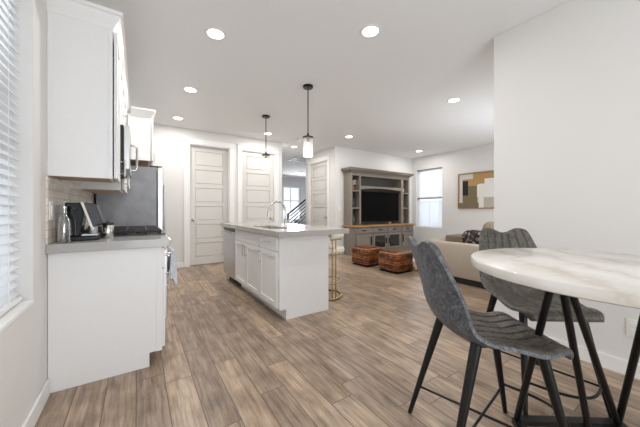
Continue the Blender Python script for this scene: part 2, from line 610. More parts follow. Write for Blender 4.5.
M = dict(
    floor=floor_mat(),
    wall=mat('wall_paint', lin(225, 223, 220), 0.65, spec=0.3, bump=0.25, bscale=90, bdist=0.0015),
    ceil=mat('ceiling_paint', lin(238, 239, 240), 0.8, spec=0.2, bump=0.5, bscale=38, bdist=0.004),
    trim=mat('white_trim', lin(238, 237, 235), 0.4, noise=0.01),
    door=mat('door_paint', lin(214, 211, 206), 0.4, noise=0.01),
    cab=mat('cabinet_white', lin(238, 237, 236), 0.38, noise=0.01),
    cabwood=mat('cabinet_underside_maple', lin(196, 164, 128), 0.5, noise=0.12, nscale=14),
    toe=mat('toe_kick_dark', lin(60, 54, 50), 0.6, noise=0.1),
    quartz=mat('grey_quartz', lin(176, 174, 171), 0.16, noise=0.10, nscale=160),
    quartzw=mat('pale_quartz', lin(172, 169, 164), 0.2, noise=0.06, nscale=120),
    steel=steel_mat(),
    fsteel=mat('fridge_side_grey', lin(140, 142, 147), 0.42, noise=0.14, nscale=7),
    chrome=mat('satin_nickel', (0.62, 0.60, 0.57, 1), 0.22, metal=1.0, noise=0.02),
    black=mat('black_enamel', lin(22, 23, 26), 0.3, noise=0.15),
    blackgloss=mat('black_glass', lin(10, 11, 14), 0.08, noise=0.1),
    iron=mat('cast_iron', lin(34, 32, 31), 0.55, noise=0.2),
    bronze=mat('dark_bronze', lin(52, 45, 40), 0.35, metal=0.7, noise=0.1),
    blackmetal=mat('black_powder_coat', lin(24, 23, 24), 0.38, metal=0.3, noise=0.1),
    gold=mat('brushed_brass', (0.52, 0.36, 0.17, 1), 0.32, metal=1.0, noise=0.05),
    cream=mat('cream_upholstery', lin(232, 226, 214), 0.8, noise=0.04, bump=0.3, bscale=250),
    greige=mat('greige_paint', lin(132, 124, 114), 0.5, noise=0.05, nscale=12),
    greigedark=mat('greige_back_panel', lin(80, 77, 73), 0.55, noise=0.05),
    honey=mat('honey_wood', lin(176, 128, 76), 0.42, noise=0.15, nscale=18),
    screen=mat('tv_screen', lin(4, 4, 5), 0.35, spec=0.08, noise=0.05),
    sofa=mat('beige_linen', lin(174, 163, 149), 0.9, noise=0.07, nscale=90, bump=0.5, bscale=300),
    taupe=mat('taupe_cushion', lin(122, 106, 92), 0.85, noise=0.08, bump=0.4, bscale=250),
    tan=mat('tan_cushion', lin(150, 134, 114), 0.85, noise=0.08, bump=0.4, bscale=250),
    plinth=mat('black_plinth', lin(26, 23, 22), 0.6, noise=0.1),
    marble=marble_mat(),
    shell=leather_mat('grey_crackle_leather', lin(62, 67, 73), lin(116, 119, 124), 52, 0.5),
    pad=leather_mat('taupe_grey_leather', lin(76, 71, 64), lin(106, 101, 92), 52, 0.5),
    woven=woven_mat(),
    tile=tile_mat(),
    slat=slat_mat(),
    pane=glass_mat('window_glass'),
    shade=frosted_mat(),
    bottle=glass_mat('bottle_glass', (0.84, 0.86, 0.87, 1), 0.02, 0.6),
    bulb=emit('bulb_glow', (1.0, 0.86, 0.66, 1), 3.0),
    led=emit('downlight_lens', (1.0, 0.96, 0.88, 1), 9),
    railshade=mat('headrail_shade_grey', lin(150, 150, 154), 0.5, noise=0.02),  # white headrail with its shade put into the colour
    plastic=mat('white_plastic', lin(236, 234, 230), 0.4, noise=0.01),
    towel=mat('blue_grey_terry', lin(206, 209, 217), 0.95, noise=0.08, bump=0.6, bscale=350),
    carpet=mat('pale_carpet', lin(216, 214, 212), 0.95, noise=0.06, bump=0.5, bscale=200),
    foyer=mat('foyer_paint', lin(206, 208, 212), 0.7, bump=0.2, bscale=90),
    orange=mat('orange_glaze', lin(214, 138, 60), 0.35, noise=0.1),
    terracotta=mat('terracotta_glaze', lin(156, 92, 62), 0.5, noise=0.15),
    leaf=mat('green_leaf', lin(96, 118, 62), 0.5, noise=0.2),
    dried=mat('pale_dried_stems', lin(206, 200, 186), 0.8, noise=0.15),
    navy=mat('charcoal_ceramic', lin(58, 60, 64), 0.4, noise=0.15),
    canvas_light=mat('canvas_pale_grey', lin(206, 202, 196), 0.8, noise=0.02),
    canvas_ochre=mat('canvas_ochre', lin(178, 142, 92), 0.8, noise=0.04),
    canvas_black=mat('canvas_black', lin(30, 28, 28), 0.8, noise=0.05),
    canvas_olive=mat('canvas_olive', lin(122, 108, 82), 0.8, noise=0.04),
    canvas_white=mat('canvas_white', lin(226, 223, 217), 0.8, noise=0.02),
    canvas_stone=mat('canvas_stone', lin(182, 174, 160), 0.8, noise=0.03),
    frame=mat('oak_frame', lin(150, 116, 74), 0.5, noise=0.1),
)


def pattern_pillow_mat():
    m, nt, p = nodes('pillow_print')
    N, L = nt.nodes, nt.links
    tc = N.new('ShaderNodeTexCoord')
    v = N.new('ShaderNodeTexVoronoi'); v.inputs['Scale'].default_value = 26
    L.new(tc.outputs['Object'], v.inputs['Vector'])
    r = N.new('ShaderNodeValToRGB'); r.color_ramp.interpolation = 'CONSTANT'
    e = r.color_ramp.elements
    e[0].position = 0; e[0].color = lin(36, 33, 32)
    e[1].position = 0.5; e[1].color = lin(150, 142, 132)
    k = e.new(0.68); k.color = lin(62, 56, 52)
    k = e.new(0.85); k.color = lin(110, 102, 94)
    s = N.new('ShaderNodeSeparateColor')
    L.new(v.outputs['Color'], s.inputs[0])
    L.new(s.outputs[0], r.inputs['Fac'])
    L.new(r.outputs['Color'], p.inputs['Base Color'])
    p.inputs['Roughness'].default_value = 0.85
    return m


M['print'] = pattern_pillow_mat()
CEIL = 2.74
LW, RW = -0.463, 2.77        # left wall, nook right wall
BW = 5.955                   # kitchen back wall
HX, HXR = 2.865, 4.14        # hallway sides
TW = 5.53                    # tv wall
XR = 7.15                    # living right wall
NW = 1.23                    # end of nook right wall

# ================================================================== SETTING
struct('floor', MB().box(-0.7, -2.8, -0.12, 8.6, 12.2, 0), M['floor'], smooth=False)
struct('ceiling', MB().box(-0.7, -2.8, CEIL, RW + 0.15, NW - 0.15, CEIL + 0.12).box(-0.7, NW - 0.15, CEIL, 8.6, 12.2, CEIL + 0.12), M['ceil'], smooth=False)

# left wall with the window opening (y 0.45..2.04, z 0.628..2.33)
b = MB()
WY0, WY1, WZ0, WZ1 = 0.45, 2.04, 0.628, 2.33
b.box(-0.65, -2.7, 0, LW, WY0, CEIL).box(-0.65, WY1, 0, LW, BW, CEIL)
b.box(-0.65, WY0, 0, LW, WY1, WZ0).box(-0.65, WY0, WZ1, LW, WY1, CEIL)
struct('wall_left', b, M['wall'], smooth=False)
struct('trim_1', MB().box(-0.60, WY0 + 0.001, WZ0 + 0.0005, LW + 0.006, WY1 - 0.001, WZ0 + 0.022), M['trim'], bevel=0.004)
win = struct('window_1', MB().box(-0.645, WY0 + 0.002, WZ0 + 0.023, -0.605, WY0 + 0.06, WZ1 - 0.002).box(-0.645, WY1 - 0.06, WZ0 + 0.023, -0.605, WY1 - 0.002, WZ1 - 0.002)
             .box(-0.645, WY0 + 0.06, WZ0 + 0.023, -0.605, WY1 - 0.06, WZ0 + 0.08).box(-0.645, WY0 + 0.06, WZ1 - 0.06, -0.605, WY1 - 0.06, WZ1 - 0.002)
             .box(-0.640, WY0 + 0.06, 1.44, -0.61, WY1 - 0.06, 1.49), M['trim'], bevel=0.003)
obj('pane', MB().box(-0.628, WY0 + 0.061, WZ0 + 0.081, -0.622, WY1 - 0.061, WZ1 - 0.061), M['pane'], win, smooth=False)
struct('baseboard_left', MB().box(LW + 0.0005, -2.45, 0, LW + 0.016, 2.288, 0.098), M['trim'], bevel=0.003)

# back of the nook with the wide glass door behind the camera
b = MB()
b.box(-0.65, -2.8, 0, -0.3, -2.6, CEIL).box(2.2, -2.8, 0, RW + 0.2, -2.6, CEIL).box(-0.3, -2.8, 2.2, 2.2, -2.6, CEIL)
struct('wall_rear', b, M['wall'], smooth=False)
b = MB()
for x0, x1 in ((-0.299, -0.22), (0.91, 0.99), (2.12, 2.199)):
    b.box(x0, -2.74, 0, x1, -2.66, 2.199)
b.box(-0.22, -2.74, 2.12, 2.12, -2.66, 2.199).box(-0.22, -2.74, 0, 2.12, -2.66, 0.06)
win = struct('window_3', b, M['trim'])
obj('pane', MB().box(-0.219, -2.704, 0.061, 0.909, -2.698, 2.119).box(0.991, -2.704, 0.061, 2.119, -2.698, 2.119), M['pane'], win, smooth=False)

# nook right wall and the living room's near wall
struct('wall_nook', MB().box(RW, -2.6, 0, RW + 0.14, NW, CEIL), M['wall'], bevel=0.004, smooth=False)
struct('baseboard_nook', MB().box(RW - 0.016, -2.59, 0, RW - 0.0005, NW - 0.001, 0.10), M['trim'], bevel=0.003)
b = MB()
b.box(RW + 0.141, NW - 0.14, 0, 3.9, NW, CEIL).box(6.5, NW - 0.14, 0, XR, NW, CEIL).box(3.9, NW - 0.14, 2.4, 6.5, NW, CEIL)
struct('wall_front', b, M['wall'], smooth=False)
b = MB()
for x0, x1 in ((3.901, 3.98), (5.16, 5.24), (6.42, 6.499)):
    b.box(x0, NW - 0.10, 0, x1, NW - 0.03, 2.399)
b.box(3.98, NW - 0.10, 2.32, 6.42, NW - 0.03, 2.399).box(3.98, NW - 0.10, 0, 6.42, NW - 0.03, 0.06)
win = struct('window_4', b, M['trim'])
obj('pane', MB().box(3.981, NW - 0.07, 0.061, 5.159, NW - 0.064, 2.319).box(5.241, NW - 0.07, 0.061, 6.419, NW - 0.064, 2.319), M['pane'], win, smooth=False)

# kitchen back wall with two door openings
D1a, D1b, D2a, D2b, DH = 0.835, 1.635, 1.885, 2.68, 2.445
b = MB()
b.box(LW, BW, 0, D1a, BW + 0.14, CEIL).box(D1b, BW, 0, D2a, BW + 0.14, CEIL).box(D2b, BW, 0, HX, BW + 0.14, CEIL)
b.box(D1a, BW, DH, D1b, BW + 0.14, CEIL).box(D2a, BW, DH, D2b, BW + 0.14, CEIL)
struct('wall_back', b, M['wall'], smooth=False)
struct('wall_hall_left', MB().box(HX - 0.14, BW + 0.141, 0, HX, 12.0, CEIL), M['wall'], smooth=False)

# closets behind the doors
struct('wall_closet', MB().box(D1a - 0.2, BW + 0.5, 0, HX - 0.15, BW + 0.56, CEIL), M['wall'], smooth=False)

# tv wall, wall of the hall door, living right wall
struct('wall_tv', MB().box(HXR, TW, 0, XR, TW + 0.14, CEIL), M['wall'], smooth=False)
D3a, D3b = 5.86, 6.76
b = MB()
b.box(HXR, TW + 0.141, 0, HXR + 0.14, D3a, CEIL).box(HXR, D3b, 0, HXR + 0.14, 6.99, CEIL).box(HXR, D3a, DH, HXR + 0.14, D3b, CEIL)
struct('wall_hall_right', b, M['wall'], smooth=False)
struct('wall_stair', MB().box(HXR + 0.141, 6.85, 0, 8.4, 6.99, CEIL), M['wall'], smooth=False)
LY0, LY1, LZ0, LZ1 = 4.515, 5.38, 0.61, 2.352
b = MB()
b.box(XR, NW - 0.14, 0, XR + 0.2, LY0, CEIL).box(XR, LY1, 0, XR + 0.2, TW + 0.14, CEIL)
b.box(XR, LY0, 0, XR + 0.2, LY1, LZ0).box(XR, LY0, LZ1, XR + 0.2, LY1, CEIL)
struct('wall_right', b, M['wall'], smooth=False)
b = MB()
b.box(XR + 0.12, LY0 + 0.001, LZ0 + 0.001, XR + 0.17, LY0 + 0.05, LZ1 - 0.001).box(XR + 0.12, LY1 - 0.05, LZ0 + 0.001, XR + 0.17, LY1 - 0.001, LZ1 - 0.001)
b.box(XR + 0.12, LY0 + 0.05, LZ0 + 0.001, XR + 0.17, LY1 - 0.05, LZ0 + 0.05).box(XR + 0.12, LY0 + 0.05, LZ1 - 0.05, XR + 0.17, LY1 - 0.05, LZ1 - 0.001)
b.box(XR + 0.125, LY0 + 0.05, 1.46, XR + 0.165, LY1 - 0.05, 1.51)
win = struct('window_2', b, M['trim'], bevel=0.003)
obj('pane', MB().box(XR + 0.142, LY0 + 0.051, LZ0 + 0.051, XR + 0.148, LY1 - 0.051, LZ1 - 0.051), M['pane'], win, smooth=False)
struct('baseboard_tv', MB().box(HXR + 0.001, TW - 0.016, 0, 4.375, TW - 0.0005, 0.10), M['trim'], bevel=0.003)
struct('baseboard_right', MB().box(XR - 0.016, NW + 0.001, 0, XR - 0.0005, TW - 0.001, 0.10), M['trim'], bevel=0.003)
struct('baseboard_back', MB().box(0.40, BW - 0.016, 0, D1a - 0.091, BW - 0.0005, 0.10).box(D1b + 0.091, BW - 0.016, 0, D2a - 0.091, BW - 0.0005, 0.10)
       .box(D2b + 0.091, BW - 0.016, 0, HX - 0.001, BW - 0.0005, 0.10), M['trim'], bevel=0.003)

# foyer: far wall with a window, staircase rising to the right
FY = 11.8
FX0, FX1, FZ0, FZ1 = 5.73, 6.68, 0.55, 2.28
b = MB()
b.box(HX, FY, 0, FX0, FY + 0.15, CEIL).box(FX1, FY, 0, 8.5, FY + 0.15, CEIL).box(FX0, FY, 0, FX1, FY + 0.15, FZ0).box(FX0, FY, FZ1, FX1, FY + 0.15, CEIL)
struct('wall_foyer', b, M['foyer'], smooth=False)
struct('wall_foyer_right', MB().box(8.4, 6.991, 0, 8.5, FY - 0.001, CEIL), M['foyer'], smooth=False)
b = MB()
b.box(FX0 + 0.001, FY + 0.04, FZ0 + 0.001, FX0 + 0.06, FY + 0.10, FZ1 - 0.001).box(FX1 - 0.06, FY + 0.04, FZ0 + 0.001, FX1 - 0.001, FY + 0.10, FZ1 - 0.001)
b.box(FX0 + 0.06, FY + 0.04, FZ0 + 0.001, FX1 - 0.06, FY + 0.10, FZ0 + 0.06).box(FX0 + 0.06, FY + 0.04, FZ1 - 0.06, FX1 - 0.06, FY + 0.10, FZ1 - 0.001)
b.box(FX0 + 0.06, FY + 0.05, 1.56, FX1 - 0.06, FY + 0.09, 1.61).box(6.15, FY + 0.05, FZ0 + 0.06, 6.18, FY + 0.09, FZ1 - 0.06)
win = struct('window_5', b, M['trim'])
obj('pane', MB().box(FX0 + 0.061, FY + 0.068, FZ0 + 0.061, FX1 - 0.061, FY + 0.072, FZ1 - 0.061), M['pane'], win, smooth=False)
b = MB()
for k in range(9):
    x = 4.66 + 0.25 * k
    b.box(x, 9.08, 0.0, x + 0.25 if k < 8 else 8.39, 10.1, 0.185 * (k + 1))
struct('stairs', b, M['carpet'], bevel=0.01)

# backsplash
struct('trim_backsplash', MB().box(LW + 0.0005, 2.272, 0.916, LW + 0.009, 4.28, 1.324).box(LW + 0.0005, 2.65, 1.3245, LW + 0.009, 3.415, 1.435), M['tile'], smooth=False)


# ------------------------------------------------------------------ door leaves and casings
def leaf(name, org, ua, un, width, h=2.43, t=0.04, knob_at='a1', hinge_at=None):
    """six stacked panels; un points to the viewer's side"""
    mb = MB()
    s = 0.105
    top, bot, rail = 0.10, 0.16, 0.085
    mb.abox(org, ua, un, 0, width, -t, -0.016, 0.008, h)
    mb.abox(org, ua, un, 0, s, -0.016, 0, 0.008, h).abox(org, ua, un, width - s, width, -0.016, 0, 0.008, h)
    n = 6
    ph = (h - top - bot - rail * (n - 1)) / n
    z = 0.0
    mb.abox(org, ua, un, s, width - s, -0.016, 0, 0.008, bot)
    z = bot
    for k in range(n):
        mb.abox(org, ua, un, s + 0.016, width - s - 0.016, -0.016, -0.003, z + 0.016, z + ph - 0.016)
        z += ph
        zz = z + (rail if k < n - 1 else top)
        mb.abox(org, ua, un, s, width - s, -0.016, 0, z, min(zz, h))
        z = zz
    d = struct(name, mb, M['door'], bevel=0.003, weld=False)
    a = width - 0.065 if knob_at == 'a1' else 0.065
    O, A, U = Vector(org), Vector(ua), Vector(un)
    c = O + A * a + Vector((0, 0, 0.93))
    kb = MB()
    kb.tube([c, c + U * 0.008], 0.03, 20)
    kb.tube([c + U * 0.008, c + U * 0.04], 0.010, 12)
    pts = [(0.012, 0.036), (0.024, 0.042), (0.029, 0.052), (0.026, 0.062), (0.014, 0.068)]
    for (r0, n0), (r1, n1) in zip(pts, pts[1:]):
        kb.tube([c + U * n0, c + U * n1], r0, 18, r1=r1)
    k = obj('door_knob', kb, M['chrome'], d)
    k['label'] = 'satin nickel door knob'
    ha = -0.004 if knob_at == 'a1' else width + 0.004
    for zz in (0.25, 1.2, 2.2):
        c2 = O + A * ha + Vector((0, 0, zz))
        hb = MB().tube([c2 + U * 0.004 - Vector((0, 0, 0.05)), c2 + U * 0.004 + Vector((0, 0, 0.05))], 0.007, 8)
        obj('hinge', hb, M['chrome'], d)
    return d


leaf('door_1', (0.857, BW + 0.085, 0), (1, 0, 0), (0, -1, 0), 0.76, knob_at='a0')
leaf('door_2', (1.902, BW + 0.03, 0), (1, 0, 0), (0, -1, 0), 0.76, knob_at='a1')
leaf('door_3', (HXR + 0.03, 6.735, 0), (0, -1, 0), (-1, 0, 0), 0.85, knob_at='a1')


for nm, org, ua, un, a0, a1, craft in (('trim_2', (0, BW - 0.001, 0), (1, 0, 0), (0, -1, 0), D1a, D1b, False),
                                      ('trim_3', (0, BW - 0.001, 0), (1, 0, 0), (0, -1, 0), D2a, D2b, True),
                                      ('trim_4', (HXR - 0.001, 0, 0), (0, 1, 0), (-1, 0, 0), D3a, D3b, True)):
    mb = MB()
    mb.abox(org, ua, un, a0 - 0.09, a0 + 0.004, 0, 0.02, 0, DH).abox(org, ua, un, a1 - 0.004, a1 + 0.09, 0, 0.02, 0, DH)
    mb.abox(org, ua, un, a0 - 0.09, a1 + 0.09, 0, 0.022, DH, DH + 0.11)
    o2 = Vector(org) + Vector(un) * -0.002
    dp = 0.076 if not craft else 0.024
    w0 = 0.021
    mb.abox(o2, ua, un, a0 + 0.0005, a0 + w0, -dp, 0, 0, DH - 0.001).abox(o2, ua, un, a1 - w0 - 0.001, a1 - 0.0005, -dp, 0, 0, DH - 0.001)
    mb.abox(o2, ua, un, a0 + w0, a1 - w0, -dp, 0, DH - 0.016, DH - 0.001)
    if craft:
        mb.abox(org, ua, un, a0 - 0.105, a1 + 0.105, 0, 0.034, DH + 0.11, DH + 0.13)
    struct(nm, mb, M['trim'], bevel=0.003)


# ================================================================== CABINET HELPERS
def shaker(name, org, ua, un, a0, a1, z0, z1, parent, t=0.02, fr=0.057, flat=False, m=None):
    mb = MB()
    if flat:
        mb.abox(org, ua, un, a0, a1, 0, t, z0, z1)
    else:
        mb.abox(org, ua, un, a0, a1, 0, t * 0.4, z0, z1)
        mb.abox(org, ua, un, a0, a0 + fr, t * 0.4, t, z0, z1).abox(org, ua, un, a1 - fr, a1, t * 0.4, t, z0, z1)
        mb.abox(org, ua, un, a0 + fr, a1 - fr, t * 0.4, t, z0, z0 + fr).abox(org, ua, un, a0 + fr, a1 - fr, t * 0.4, t, z1 - fr, z1)
    return obj(name, mb, m or M['cab'], parent, bevel=0.002, weld=False)


def pull(org, ua, un, a, z, length, vertical, parent, m=None, n0=0.02, r=0.006, so=0.032, name='handle'):
    O, A, U, Z = Vector(org), Vector(ua), Vector(un), Vector((0, 0, 1))
    c = O + A * a + Z * z
    d = Z if vertical else A
    mb = MB()
    mb.tube([c + U * (n0 + so) - d * length / 2, c + U * (n0 + so) + d * length / 2], r, 10)
    for s in (-1, 1):
        q = c + d * s * length * 0.36
        mb.tube([q + U * n0, q + U * (n0 + so)], r * 0.8, 8)
    return obj(name, mb, m or M['chrome'], parent)


# ================================================================== LEFT KITCHEN RUN
CF = 0.145          # cabinet box front
X1, Y1, NX = (1, 0, 0), (0, 1, 0), (-1, 0, 0)

cabn = thing('base_cabinet', 'white base cabinet end by the left wall, its plain side panel facing the table', 'cabinet', (-0.15, 2.47, 0))
mb = MB()
mb.prism([(LW + 0.002, 0.0), (0.066, 0.0), (0.066, 0.10), (CF, 0.10), (CF, 0.856), (LW + 0.002, 0.856)], 2.305, 2.64, lambda a, z, d: (a, d, z))
obj('body', mb, M['cab'], cabn, bevel=0.002)
obj('end_stile', MB().box(CF - 0.035, 2.301, 0.10, CF, 2.3045, 0.856), M['cab'], cabn, bevel=0.001)
d = shaker('drawer', (CF, 0, 0), Y1, X1, 2.325, 2.632, 0.70, 0.845, cabn, flat=True)
pull((CF, 0, 0), Y1, X1, 2.48, 0.77, 0.12, False, d)
d = shaker('door', (CF, 0, 0), Y1, X1, 2.325, 2.632, 0.115, 0.69, cabn)
pull((CF, 0, 0), Y1, X1, 2.36, 0.60, 0.13, True, d)

ct = obj('countertop', MB().box(LW + 0.001, 2.268, 0.857, 0.19, 2.645, 0.914), M['quartz'], bevel=0.003)
tag(ct, 'short grey speckled quartz countertop on the left cabinet beside the cooktop', 'countertop')

# the run beyond the range
cabf = thing('base_cabinet', 'white base cabinet between the cooktop and the grey refrigerator', 'cabinet', (-0.15, 3.85, 0))
obj('body', MB().prism([(LW + 0.002, 0.0), (0.066, 0.0), (0.066, 0.10), (CF, 0.10), (CF, 0.856), (LW + 0.002, 0.856)], 3.425, 4.27, lambda a, z, d: (a, d, z)), M['cab'], cabf, bevel=0.002)
for a0, a1 in ((3.435, 3.845), (3.85, 4.262)):
    d = shaker('drawer', (CF, 0, 0), Y1, X1, a0, a1, 0.70, 0.845, cabf, flat=True)
    pull((CF, 0, 0), Y1, X1, (a0 + a1) / 2, 0.77, 0.12, False, d)
    d = shaker('door', (CF, 0, 0), Y1, X1, a0, a1, 0.115, 0.69, cabf)
    pull((CF, 0, 0), Y1, X1, a0 + 0.04, 0.60, 0.13, True, d)
ct = obj('countertop', MB().box(LW + 0.0095, 3.42, 0.857, 0.19, 4.28, 0.914), M['quartz'], bevel=0.003)
tag(ct, 'grey quartz countertop beyond the cooktop, in front of the refrigerator side', 'countertop')

# range
rg = thing('range', 'stainless gas range with black grates set into the left counter', 'range', (-0.1, 3.03, 0))
RY0, RY1 = 2.65, 3.415
obj('body', MB().box(LW + 0.02, RY0 + 0.003, 0.06, 0.165, RY1 - 0.003, 0.905), M['steel'], rg, bevel=0.004)
obj('cooktop', MB().box(LW + 0.02, RY0, 0.905, 0.19, RY1, 0.928), M['black'], rg, bevel=0.004)
od = obj('oven_door', MB().box(0.166, RY0 + 0.008, 0.20, 0.205, RY1 - 0.008, 0.79), [M['steel']], rg, bevel=0.006)
obj('oven_window', MB().box(0.2052, RY0 + 0.12, 0.36, 0.207, RY1 - 0.12, 0.64), M['blackgloss'], od)
hb = MB().tube([(0.255, RY0 + 0.05, 0.745), (0.255, RY1 - 0.05, 0.745)], 0.011, 14)
for y in (RY0 + 0.08, RY1 - 0.08):
    hb.tube([(0.205, y, 0.745), (0.255, y, 0.745)], 0.009, 10)
obj('handle', hb, M['steel'], od)
obj('control_panel', MB().box(0.166, RY0 + 0.003, 0.80, 0.20, RY1 - 0.003, 0.904), M['steel'], rg, bevel=0.004)
for k in range(5):
    y = RY0 + 0.12 + k * 0.13
    obj('knob', MB().tube([(0.20, y, 0.852), (0.212, y, 0.852)], 0.024, 18).tube([(0.212, y, 0.852), (0.238, y, 0.852)], 0.019, 18, r1=0.016), M['steel'], rg)
obj('storage_drawer', MB().box(0.166, RY0 + 0.008, 0.065, 0.195, RY1 - 0.008, 0.19), M['steel'], rg, bevel=0.004)
for k in range(3):
    y0 = RY0 + 0.02 + k * 0.244
    y1 = y0 + 0.236
    gb = MB()
    for yy in (y0 + 0.008, (y0 + y1) / 2, y1 - 0.008):
        gb.box(LW + 0.08, yy - 0.007, 0.944, 0.165, yy + 0.007, 0.96)
    for xx in (LW + 0.088, LW + 0.24, LW + 0.38, LW + 0.52, 0.157):
        gb.box(xx - 0.007, y0, 0.944, xx + 0.007, y1, 0.958)
        for yy in (y0 + 0.008, y1 - 0.008):
            gb.box(xx - 0.006, yy - 0.006, 0.929, xx + 0.006, yy + 0.006, 0.945)
    obj('grate', gb, M['iron'], rg, bevel=0.002, weld=False)
for bx, by in ((-0.25, 2.79), (0.03, 2.79), (-0.11, 3.03), (-0.25, 3.28), (0.03, 3.28)):
    obj('burner', MB().lathe([(0.045, 0), (0.045, 0.006), (0.03, 0.012), (0.0, 0.013)], (bx, by, 0.9285), 24, caps=False), M['iron'], rg)


def towel():
    mb = MB()
    prof = [(0.224, 0.53), (0.227, 0.60), (0.232, 0.68), (0.237, 0.745), (0.243, 0.760), (0.255, 0.768), (0.267, 0.762), (0.275, 0.745),
            (0.276, 0.68), (0.277, 0.60), (0.279, 0.53), (0.280, 0.482), (0.262, 0.480), (0.254, 0.505), (0.246, 0.528)]
    n, K = len(prof), 14
    for k in range(K + 1):
        u = k / K
        for i, (x, z) in enumerate(prof):
            t = max(0, (0.745 - z) / 0.265)
            wob = 0.005 * t * math.sin(u * 12 + 1) * (1 if i > 6 else 0.2)
            mb.v.append((x + wob, RY0 + 0.04 + 0.27 * u + (u - 0.5) * 0.04 * t, z))
    for k in range(K):
        for i in range(n):
            a, c = k * n, (k + 1) * n
            mb.f.append([a + i, a + (i + 1) % n, c + (i + 1) % n, c + i]); mb.m.append(0)
    mb.f.append(list(range(n))); mb.m.append(0)
    mb.f.append([K * n + i for i in range(n)][::-1]); mb.m.append(0)
    o = obj('dish_towel', mb, M['towel'])
    return tag(o, 'pale blue grey dish towel hanging over the oven handle', 'towel')


towel()

# microwave
mw = thing('microwave', 'stainless over-the-range microwave between the white upper cabinets', 'microwave', (-0.25, 3.03, 1.44))
obj('body', MB().box(LW + 0.002, RY0 + 0.004, 1.442, -0.099, RY1 - 0.004, 1.795), M['black'], mw, bevel=0.003)
dd = obj('door', MB().box(-0.098, RY0 + 0.004, 1.445, -0.056, RY1 - 0.20, 1.792), M['steel'], mw, bevel=0.006)
obj('door_window', MB().box(-0.0555, RY0 + 0.07, 1.50, -0.0545, RY1 - 0.30, 1.74), M['blackgloss'], dd)
hb = MB().tube([(-0.056, RY1 - 0.235, 1.50), (-0.02, RY1 - 0.235, 1.505), (-0.012, RY1 - 0.235, 1.53), (-0.012, RY1 - 0.235, 1.71), (-0.02, RY1 - 0.235, 1.735), (-0.056, RY1 - 0.235, 1.74)], 0.010, 10)
obj('handle', hb, M['chrome'], dd)
obj('control_panel', MB().box(-0.098, RY1 - 0.197, 1.445, -0.058, RY1 - 0.004, 1.792), M['blackgloss'], mw, bevel=0.004)
obj('vent_grille', MB().box(-0.30, RY0 + 0.05, 1.436, -0.12, RY1 - 0.05, 1.4415), M['iron'], mw)

# upper cabinets
UF = -0.145


def crown_poly(x0):
    # profile in (x, z): from the cabinet face outwards
    return [(x0 - 0.02, 2.335), (x0 + 0.004, 2.335), (x0 + 0.012, 2.352), (x0 + 0.022, 2.372), (x0 + 0.040, 2.398), (x0 + 0.046, 2.412), (x0 + 0.058, 2.418), (x0 + 0.058, 2.44), (x0 - 0.02, 2.44)]


def upper(label, y0, y1, z0, ndoor, front=UF, crown_side=False, deep=False, bottom_wood=True, hinge_near=True):
    t = thing('upper_cabinet', label, 'cabinet', ((LW + front) / 2, (y0 + y1) / 2, z0), group='white upper cabinets on the left wall')
    mb = MB()
    mb.box(LW + 0.001, y0, z0, front, y0 + 0.018, 2.36).box(LW + 0.001, y1 - 0.018, z0, front, y1, 2.36)
    mb.box(LW + 0.001, y0 + 0.018, z0 + 0.03, LW + 0.012, y1 - 0.018, 2.36)
    mb.box(LW + 0.012, y0 + 0.018, 2.34, front, y1 - 0.018, 2.36)
    mb.box(front - 0.02, y0 + 0.018, z0, front, y1 - 0.018, z0 + 0.04)
    mb.box(front - 0.02, y0 + 0.018, 2.30, front, y1 - 0.018, 2.34)
    obj('body', mb, M['cab'], t, bevel=0.0015, weld=False)
    obj('bottom_panel', MB().box(LW + 0.012, y0 + 0.0185, z0 + 0.001, front - 0.0205, y1 - 0.0185, z0 + 0.015), M['cabwood'], t)
    if y0 < 2.4:
        obj('end_panel_edge', MB().box(LW + 0.001, y0 - 0.004, z0, LW + 0.02, y0 - 0.0005, 2.335).box(front - 0.022, y0 - 0.004, z0, front, y0 - 0.0005, 2.335), M['cab'], t, bevel=0.001)
    w_ = (y1 - y0) / ndoor
    for k in range(ndoor):
        a0, a1 = y0 + k * w_ + 0.004, y0 + (k + 1) * w_ - 0.004
        d = shaker('door', (front + 0.007, 0, 0), Y1, X1, a0, a1, z0 + 0.004, 2.328, t)
        if hinge_near:
            a = a1 - 0.035
        else:
            a = a0 + 0.035
        pull((front + 0.007, 0, 0), Y1, X1, a, z0 + 0.115, 0.13, True, d)
    cb = MB()
    if crown_side:
        P = crown_poly(front)
        # front run, mitred at the near end
        n = len(P)
        near = [(x, y0 - (x - front) if x > front else y0, z) for x, z in P]
        far = [(x, y1, z) for x, z in P]
        cb.add(near + far, [tuple(range(n)), tuple(range(2 * n - 1, n - 1, -1))] + [(k, (k + 1) % n, n + (k + 1) % n, n + k) for k in range(n)])
        # side return
        nf = [(max(x, front) if x > front else front, y0 - (x - front) if x > front else y0 + 0.002, z) for x, z in P]
        ff = [(LW + 0.001, y0 - (x - front) if x > front else y0 + 0.002, z) for x, z in P]
        cb.add(nf + ff, [tuple(range(n)), tuple(range(2 * n - 1, n - 1, -1))] + [(k, (k + 1) % n, n + (k + 1) % n, n + k) for k in range(n)])
    else:
        cb.prism(crown_poly(front), y0 + 0.0005, y1, lambda a, z, d: (a, d, z))
        if deep:
            P = crown_poly(front)
            n = len(P)
            nf = [(x if x > front else front, y0 - (x - front) if x > front else y0 + 0.002, z) for x, z in P]
            ff = [(-0.08, y0 - (x - front) if x > front else y0 + 0.002, z) for x, z in P]
            cb.add(nf + ff, [tuple(range(n)), tuple(range(2 * n - 1, n - 1, -1))] + [(k, (k + 1) % n, n + (k + 1) % n, n + k) for k in range(n)])
    obj('crown_molding', cb, M['cab'], t, weld=False)
    return t


